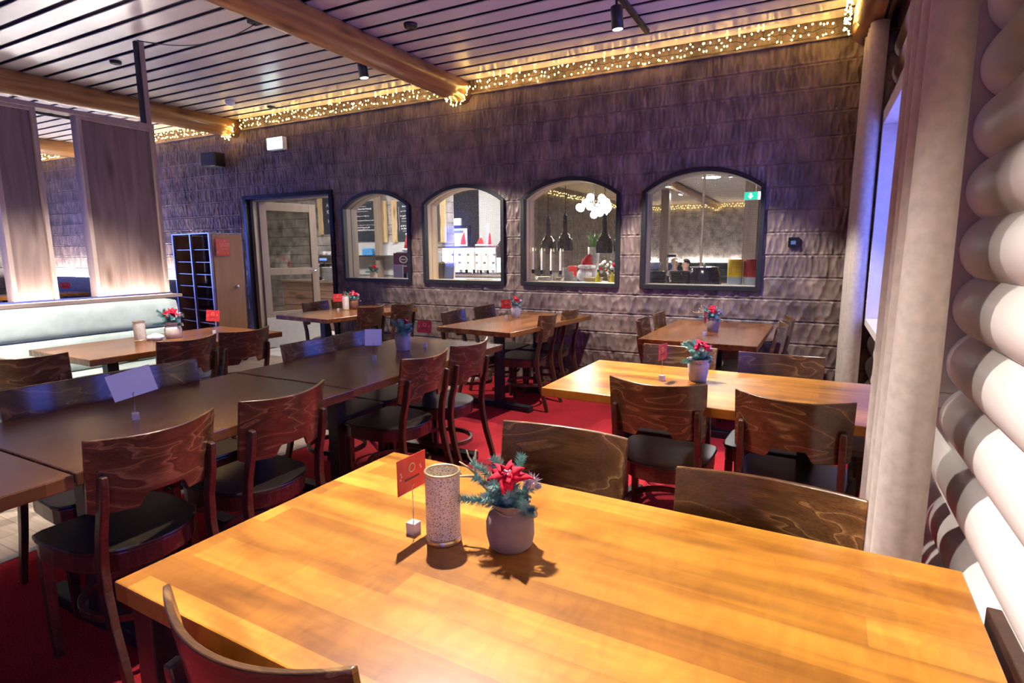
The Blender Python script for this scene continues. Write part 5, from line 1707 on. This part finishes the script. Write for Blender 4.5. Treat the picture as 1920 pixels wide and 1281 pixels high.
gn = thing('gift_figure', 'round white fur base under the red felt hat behind the third arched window', 'ornament', (-2.50, 6.62, 1.03))
b = MB(); b.ball((0, 0, 0.085), 0.085, 12, (1.1, 1, 1)); b.build('fur_body', m_whitefur, gn, smooth=True)

ps = thing('poster_stand', 'purple poster with a white oval emblem behind the first arched window', 'poster', (-5.20, 6.50, 1.03))
MB().box(-0.16, 0.16, -0.006, 0.006, 0.08, 0.36).build('poster', m_purple, ps)
q = MB(); q.tube([(0.02 + 0.065 * math.cos(a), -0.008, 0.27 + 0.045 * math.sin(a)) for a in np.linspace(0, 2 * PI, 24, endpoint=False)], 0.009, 6, closed=True); q.box(-0.02, 0.06, -0.009, -0.006, 0.262, 0.278)
q.build('oval_emblem', m_chalk, ps)
q = MB(); q.box(-0.03, 0.08, -0.008, -0.006, 0.17, 0.185); q.build('caption', m_chalk, ps)
MB().box(-0.10, 0.10, -0.05, 0.05, 0, 0.08).build('foot', m_black, ps)
fcd = thing('framed_card', 'pale lilac framed card below the purple poster behind the first arched window', 'card', (-4.92, 6.05, 1.03))
MB().box(-0.075, 0.075, -0.004, 0.004, 0, 0.20).build('card', m_lilac, fcd)
q = MB(); q.box(-0.082, -0.075, -0.006, 0.006, 0, 0.207); q.box(0.075, 0.082, -0.006, 0.006, 0, 0.207); q.box(-0.075, 0.075, -0.006, 0.006, 0.2, 0.207); q.build('frame', m_alu, fcd)
planter('red flowers in a pale pot on the serving counter behind the first arched window', (-5.32, 6.02, 1.03), 0.5, m_burlap_white, 9, False, False)
tp = thing('beer_tap', 'black-handled chrome tap behind the first arched window', 'tap', (-6.45, 8.5, 1.0))
q = MB(); q.lathe([(0.03, 0), (0.025, 0.02), (0.02, 0.3), (0.03, 0.32)], 14); q.tube([(0, 0, 0.28), (0, -0.08, 0.28), (0, -0.1, 0.24)], 0.012, 8); q.build('column', m_steel, tp, smooth=True)
MB().lathe([(0.012, 0.32), (0.02, 0.42), (0.008, 0.46)], 12).build('handle', m_black, tp, smooth=True)
sl = thing('slate_sign', 'small wood-framed slate sign at the left in the second arched window', 'sign', (-4.07, 5.92, 1.03), math.radians(20))
Mx = Matrix.Rotation(math.radians(-14), 4, 'X')
MB().box(-0.10, 0.10, -0.004, 0.004, 0.01, 0.24, Mx).build('slate', m_chalkboard, sl)
q = MB(); q.box(-0.115, -0.10, -0.009, 0.009, 0, 0.25, Mx); q.box(0.10, 0.115, -0.009, 0.009, 0, 0.25, Mx); q.box(-0.10, 0.10, -0.009, 0.009, 0.235, 0.25, Mx); q.box(-0.10, 0.10, -0.009, 0.009, 0, 0.012, Mx)
q.build('wood_frame', m_pine, sl)

# electric candle bridges on the sills
def candle_bridge(label, x, y, z, xs, hs):
    t = thing('candle_bridge', label, 'candle holder', (x, y, z), 0, 'electric candle holders in the arched windows')
    for cx, hz in zip(xs, hs):
        MB().lathe([(0.011, hz), (0.011, hz + 0.21), (0.006, hz + 0.215)], 14).build('candle', m_candle, t, smooth=False).location = (cx, 0, 0)
        MB().lathe([(0.003, hz + 0.215), (0.006, hz + 0.225), (0.002, hz + 0.245)], 10).build('candle_bulb', m_flame, t).location = (cx, 0, 0)
        MB().lathe([(0.010, hz - 0.03), (0.014, hz - 0.025), (0.014, hz + 0.012)], 12).build('socket', m_black, t).location = (cx, 0, 0)
    q = MB()
    m_ = (xs[0] + xs[-1]) / 2
    for cx, hz in zip(xs, hs):
        q.tube([(cx, 0, hz - 0.03), (cx + 0.012, 0, hz - 0.07), (cx + 0.02, 0, 0.03), (cx, 0, 0.008)], 0.0025, 6)
    q.tube([(xs[0] - 0.02, 0, 0.006), (m_, 0.0, 0.006), (xs[-1] + 0.06, 0, 0.006)], 0.005, 6)
    q.build('wire_base', m_steel, t)
candle_bridge('four electric candles standing at the left in the third arched window', -2.58, YW + 0.150, 1.080, (-0.16, -0.055, 0.055, 0.165), (0.115, 0.11, 0.105, 0.105))
candle_bridge('four electric candles standing at the right in the second arched window', -3.46, YW + 0.150, 1.080, (-0.14, -0.04, 0.055, 0.145), (0.105, 0.105, 0.10, 0.10))

def pendant(label, x, y, zb, zs=1.0):
    t = thing('pendant_lamp', label, 'lamp', (x, y, zb), 0, 'bottle-shaped pendant lamps')
    prof = [(0.098, 0.0), (0.100, 0.04), (0.098, 0.10), (0.085, 0.15), (0.055, 0.19), (0.034, 0.23), (0.028, 0.33), (0.030, 0.36)]
    smooth_by_angle(MB().lathe(prof, 32, caps=False).build('shade', m_bottleglass, t), 60)
    MB().lathe([(0.024, 0.35), (0.026, 0.42), (0.012, 0.45)], 16).build('socket', m_black, t)
    q = MB()
    zt = CEIL - zb
    q.tube([(0.004 * math.sin(i * 2.4), 0.004 * math.cos(i * 2.4), 0.45 + (zt - 0.45) * i / 60) for i in range(61)], 0.0045, 5)
    q.build('cord', m_black, t)
    b = MB(); b.ball((0, 0, 0.10), 0.035, 10); b.build('lamp_bulb', m_ceillamp, t, smooth=True)
pendant('bottle-shaped dark pendant, leftmost of the four in the third arched window', -2.89, 6.40, 1.37)
pendant('bottle-shaped dark pendant, second from the left in the third arched window', -2.76, 6.62, 1.41)
pendant('bottle-shaped dark pendant, third from the left in the third arched window', -2.18, 6.40, 1.38)
pendant('bottle-shaped dark pendant at the right edge of the third arched window', -2.07, 6.70, 1.40)
pendant('bottle-shaped dark pendant at the right edge of the second arched window', -3.36, 6.15, 1.33)

ch = thing('chandelier', 'dazzling cluster of round globes behind the third arched window', 'chandelier', (-3.40, 9.4, 2.16))
rr = random.Random(12)
hub = MB(); hub.tube([(0, 0, 0), (0, 0, CEIL - 2.16)], 0.008, 8)
for i in range(24):
    d = Vector((rr.gauss(0, 1), rr.gauss(0, 0.8), rr.gauss(0, 0.8))).normalized()
    p = Vector((d.x * 0.25, d.y * 0.2, d.z * 0.15))
    hub.tube([(0, 0, 0), p], 0.004, 6)
    b = MB(); b.ball(p, 0.062, 12); b.build('globe', m_globe, ch, smooth=True)
hub.build('stem', m_black, ch)

# food and tableware on the serving counter
tumbler = lambda: MB().lathe([(0.030, 0), (0.032, 0.003), (0.040, 0.17), (0.037, 0.17), (0.029, 0.006), (0.002, 0.005)], 24)
for i, (x, y, lab) in enumerate(((-2.68, 6.45, 'tall steel beaker left of the felt hat'), (-2.60, 6.40, 'tall steel beaker nearest the felt hat'), (-2.75, 6.30, 'short steel beaker behind the fourth candle'))):
    o = smooth_by_angle(tumbler().build('beaker', m_alu), 40); o.location = (x, y, 1.03); o.scale = (1, 1, (1.05, 0.75, 0.7)[i]); tag(o, lab + ' in the third arched window', 'beaker')
def bowl(label, x, y, z, r, h, mat, fill):
    t = thing('bowl', label, 'bowl', (x, y, z))
    smooth_by_angle(MB().lathe([(r * 0.5, 0), (r * 0.8, h * 0.4), (r, h), (r * 0.96, h), (r * 0.75, h * 0.4), (0.002, h * 0.15)], 28).build('vessel', mat, t), 40)
    MB().lathe([(0.002, h * 0.95), (r * 0.5, h * 0.98), (r * 0.9, h * 0.8), (0.003, h * 0.5)], 20).build('food', fill, t, smooth=True)
bowl('low bowl of yellow food behind the candles in the third arched window', -2.92, 6.35, 1.03, 0.13, 0.07, m_steel, m_yolk)
bowl('second bowl of yellow food beside the beakers in the third arched window', -2.68, 6.22, 1.03, 0.09, 0.07, m_steel, m_yolk)
bowl('wooden bowl right of the felt hat in the third arched window', -2.27, 6.30, 1.03, 0.12, 0.07, m_pine, m_yolk)
bowl('white bowl on the plates at the left in the fourth arched window', -1.64, 6.55, 1.19, 0.10, 0.08, m_porcelain, m_yolk)
def bottle(label, x, y, z):
    t = thing('oil_bottle', label, 'bottle', (x, y, z))
    MB().lathe([(0.03, 0), (0.032, 0.01), (0.032, 0.07), (0.012, 0.105), (0.011, 0.14)], 18).build('glass_body', m_oil, t, smooth=True)
    MB().lathe([(0.010, 0.14), (0.010, 0.165)], 10).build('cap', m_black, t)
bottle('yellow oil bottle, left of the pair in the third arched window', -2.16, 6.15, 1.03)
bottle('yellow oil bottle, right of the pair in the third arched window', -2.00, 6.17, 1.03)
rb = MB().box(-0.05, 0.05, -0.04, 0.04, 0, 0.12).build('gift_box', m_red, bevel=0.004); rb.location = (-2.70, 6.72, 1.10)
tag(rb, 'small red box behind the steel beakers in the third arched window', 'box')
rs = MB().box(-0.09, 0.09, -0.09, 0.09, 0, 0.07).build('riser', m_steel, bevel=0.004); rs.location = (-2.70, 6.76, 1.03)
tag(rs, 'low steel riser under the small red box', 'riser')

hp = thing('potted_plant', 'green grass-like plant in a white pot behind the third arched window', 'plant', (-2.42, 6.72, 1.03))
MB().lathe([(0.05, 0), (0.06, 0.01), (0.075, 0.42), (0.07, 0.42), (0.065, 0.38), (0.002, 0.38)], 24).build('pot', m_porcelain, hp, smooth=True)
q = MB(); rr = random.Random(4)
for i in range(46):
    a = rr.uniform(0, 2 * PI); r_ = rr.uniform(0.04, 0.15); h = rr.uniform(0.12, 0.26)
    c, s_ = math.cos(a), math.sin(a)
    n = Vector((-s_, c, 0)) * 0.006
    P0 = Vector((c * 0.02, s_ * 0.02, 0.38)); P1 = P0 + Vector((c * r_ * 0.4, s_ * r_ * 0.4, h * 0.75)); P2 = P0 + Vector((c * r_, s_ * r_, h))
    q.add([P0 - n, P0 + n, P1 + n, P1 - n, P2], [[0, 1, 2, 3], [3, 2, 4]])
q.build('leaves', m_leaf, hp)
fa = thing('flower_arrangement', 'mixed white, red and green flower arrangement at the right in the third arched window', 'flowers', (-2.06, 6.55, 1.03))
MB().lathe([(0.10, 0), (0.12, 0.08), (0.11, 0.1), (0.002, 0.1)], 20).build('basket', m_twig, fa)
for nm, mat, n, sd_ in (('white_blossoms', m_berry, 34, 1), ('red_blossoms', m_petal, 14, 2)):
    q = MB(); rr = random.Random(sd_)
    for i in range(n):
        q.ball((rr.uniform(-0.19, 0.17), rr.uniform(-0.1, 0.1), rr.uniform(0.10, 0.25)), rr.uniform(0.012, 0.024), 6)
    q.build(nm, mat, fa, smooth=True)
for k in range(5):
    sprig_mesh([(0, 0, 0.08), (-0.12 + 0.06 * k, -0.03, 0.17), (-0.2 + 0.1 * k, -0.05, 0.22 + 0.02 * (k % 2))], 120, 0.03, 60 + k).build('greenery', m_leaf, fa)

tray = lambda: MB().lathe([(0.10, 0.0), (0.115, 0.004), (0.125, 0.012), (0.122, 0.014), (0.10, 0.006), (0.002, 0.005)], 28)
stack('dark_plate', 'dark plate in the left stack of the fourth arched window', 'plate', tray(), 9, -1.60, 6.50, 1.03, 0.0165, m_blackgloss, 'dark plates, left stack')
stack('dark_plate', 'dark plate in the right stack of the fourth arched window', 'plate', tray(), 9, -1.33, 6.52, 1.03, 0.0165, m_blackgloss, 'dark plates, right stack')
dsp = thing('glass_dispenser', 'upright glass dispenser with dark bands in the fourth arched window', 'dispenser', (-1.50, 6.82, 1.03))
MB().lathe([(0.05, 0.08), (0.05, 0.30)], 24, caps=False).build('cylinder', m_glass, dsp)
MB().lathe([(0.055, 0.30), (0.055, 0.325)], 24).build('lid', m_black, dsp)
MB().lathe([(0.055, 0.0), (0.055, 0.08)], 24).build('base', m_black, dsp)
sw = thing('soup_warmer', 'large dark soup warmer with steel lid in the fourth arched window', 'soup pot', (-1.06, 6.45, 1.03))
smooth_by_angle(MB().lathe([(0.175, 0), (0.18, 0.01), (0.165, 0.12), (0.145, 0.185), (0.14, 0.19)], 36).build('body', m_blackgloss, sw), 40)
smooth_by_angle(MB().lathe([(0.15, 0.19), (0.15, 0.197), (0.06, 0.205), (0.002, 0.206)], 36).build('lid', m_steel, sw), 40)
b = MB(); b.ball((0, 0, 0.22), 0.018, 8); b.build('lid_knob', m_steel, sw, smooth=True)
for x, mat, lab in ((-0.765, m_yellow, 'yellow plastic container with grey base in the fourth arched window'), (-0.600, m_redbin, 'red plastic container with grey base in the fourth arched window')):
    t = thing('container', lab, 'container', (x, 6.60, 1.03))
    smooth_by_angle(MB().lathe([(0.075, 0.0), (0.078, 0.09)], 28).build('base', m_greyplastic, t), 40)
    smooth_by_angle(MB().lathe([(0.080, 0.09), (0.080, 0.27), (0.076, 0.275), (0.074, 0.10)], 28).build('sleeve', mat, t), 40)

# two guests sitting far back in the other dining room
def guest(label, x, y, rz, shirt, hairmat, seed):
    t = thing('person', label, 'person', (x, y, 0), rz)
    J = dict(pel=(0, 0, 0.47), sp1=(0, 0.02, 0.66), sp2=(0, 0.05, 0.86), nk=(0, 0.06, 0.97), hd0=(0, 0.075, 1.04), hd1=(0, 0.085, 1.12), hd2=(0, 0.085, 1.17))
    names = list(J); vs = [J[n] for n in names]; ed = [(i, i + 1) for i in range(6)]
    rad = [0.15, 0.13, 0.14, 0.055, 0.062, 0.082, 0.062]
    def limb(parent, pts, rs):
        p = parent
        for q_, r_ in zip(pts, rs):
            vs.append(q_); rad.append(r_); ed.append((p, len(vs) - 1)); p = len(vs) - 1
        return p
    for s in (-1, 1):
        limb(0, [(s * 0.10, 0.05, 0.47), (s * 0.12, 0.40, 0.48), (s * 0.12, 0.43, 0.25), (s * 0.12, 0.43, 0.06), (s * 0.12, 0.56, 0.035)], [0.085, 0.065, 0.05, 0.04, 0.035])
        w_ = limb(2, [(s * 0.19, 0.05, 0.88), (s * 0.24, 0.12, 0.66), (s * 0.16, 0.34, 0.72), (s * 0.13, 0.41, 0.73)], [0.06, 0.047, 0.034, 0.03])
        for k in range(4):
            limb(w_, [(s * (0.10 + 0.018 * k), 0.46, 0.735), (s * (0.095 + 0.018 * k), 0.49, 0.725)], [0.009, 0.008])
        limb(w_, [(s * 0.09, 0.43, 0.745), (s * 0.075, 0.45, 0.74)], [0.011, 0.009])
    me = bpy.data.meshes.new('body'); me.from_pydata(vs, ed, [])
    o = bpy.data.objects.new('body', me); C.objects.link(o); o.parent = t
    sk = o.modifiers.new('skin', 'SKIN')
    for i, r_ in enumerate(rad):
        me.skin_vertices[0].data[i].radius = (r_, r_)
    me.skin_vertices[0].data[0].use_root = True
    o.modifiers.new('sub', 'SUBSURF').render_levels = 2
    me.materials.append(m_skin)
    sh = MB(); sh.lathe([(0.155, 0.46), (0.165, 0.6), (0.17, 0.75), (0.20, 0.86), (0.14, 0.94), (0.06, 0.975)], 20, Matrix.Translation((0, 0.045, 0)) @ Matrix.Diagonal((1.12, 0.78, 1, 1)), caps=False)
    sh.build('sweater', shirt, t, smooth=True)
    h = MB(); h.ball((0, 0.068, 1.145), 0.094, 12, (0.92, 1.0, 1.0)); 
    hv = [v for v in h.v]
    ho = h.build('hair', hairmat, t, smooth=True)
    bm = bmesh.new(); bm.from_mesh(ho.data)
    bmesh.ops.delete(bm, geom=[v for v in bm.verts if v.co.y > 0.10 and v.co.z < 1.185 or v.co.z < 1.07], context='VERTS'); bm.to_mesh(ho.data); bm.free()
    f = MB()
    for s in (-1, 1):
        f.ball((s * 0.030, 0.158, 1.12), 0.008, 6)
    f.build('eyes', m_black, t, smooth=True)
    f = MB(); f.ball((0, 0.172, 1.095), 0.013, 6, (0.8, 1, 1.3)); f.build('nose', m_skin, t, smooth=True)
    f = MB(); f.ball((0, 0.155, 1.062), 0.016, 6, (1.3, 0.5, 0.35)); f.build('mouth', m_redbin, t, smooth=True)
    f = MB()
    for s in (-1, 1):
        f.ball((s * 0.088, 0.075, 1.11), 0.022, 6, (0.4, 0.8, 1.2))
    f.build('ears', m_skin, t, smooth=True)
    return t
guest('dark-haired person in a dark top seated far back, seen through the fourth arched window', -2.34, 12.3, math.radians(140), m_cloth, m_hair, 1)
guest('fair-haired person in a pale top seated far back, seen through the fourth arched window', -2.95, 13.5, math.radians(-60), m_cloth2, plain('fair_hair', (0.40, 0.28, 0.16), 0.7, noise=0.2), 2)
for (x, y, lab) in ((-2.34, 12.25, 'stool under the dark-haired guest'), (-2.95, 13.53, 'stool under the fair-haired guest')):
    o = MB().lathe([(0.16, 0), (0.16, 0.02), (0.03, 0.03), (0.03, 0.34), (0.17, 0.345), (0.17, 0.36)], 20).build('stool', m_black); o.location = (x, y, 0)
    tag(o, lab + ' in the far dining room', 'stool')

spot('black track spotlight nearer to us inside the fourth arched window', -1.62, 10.2, (-1.6, 9.8, 0), 120, 70, 0.4, WARM)
spot('black track spotlight farther from us inside the fourth arched window', -1.75, 13.4, (-1.7, 13.2, 0), 120, 70, 0.4, WARM)
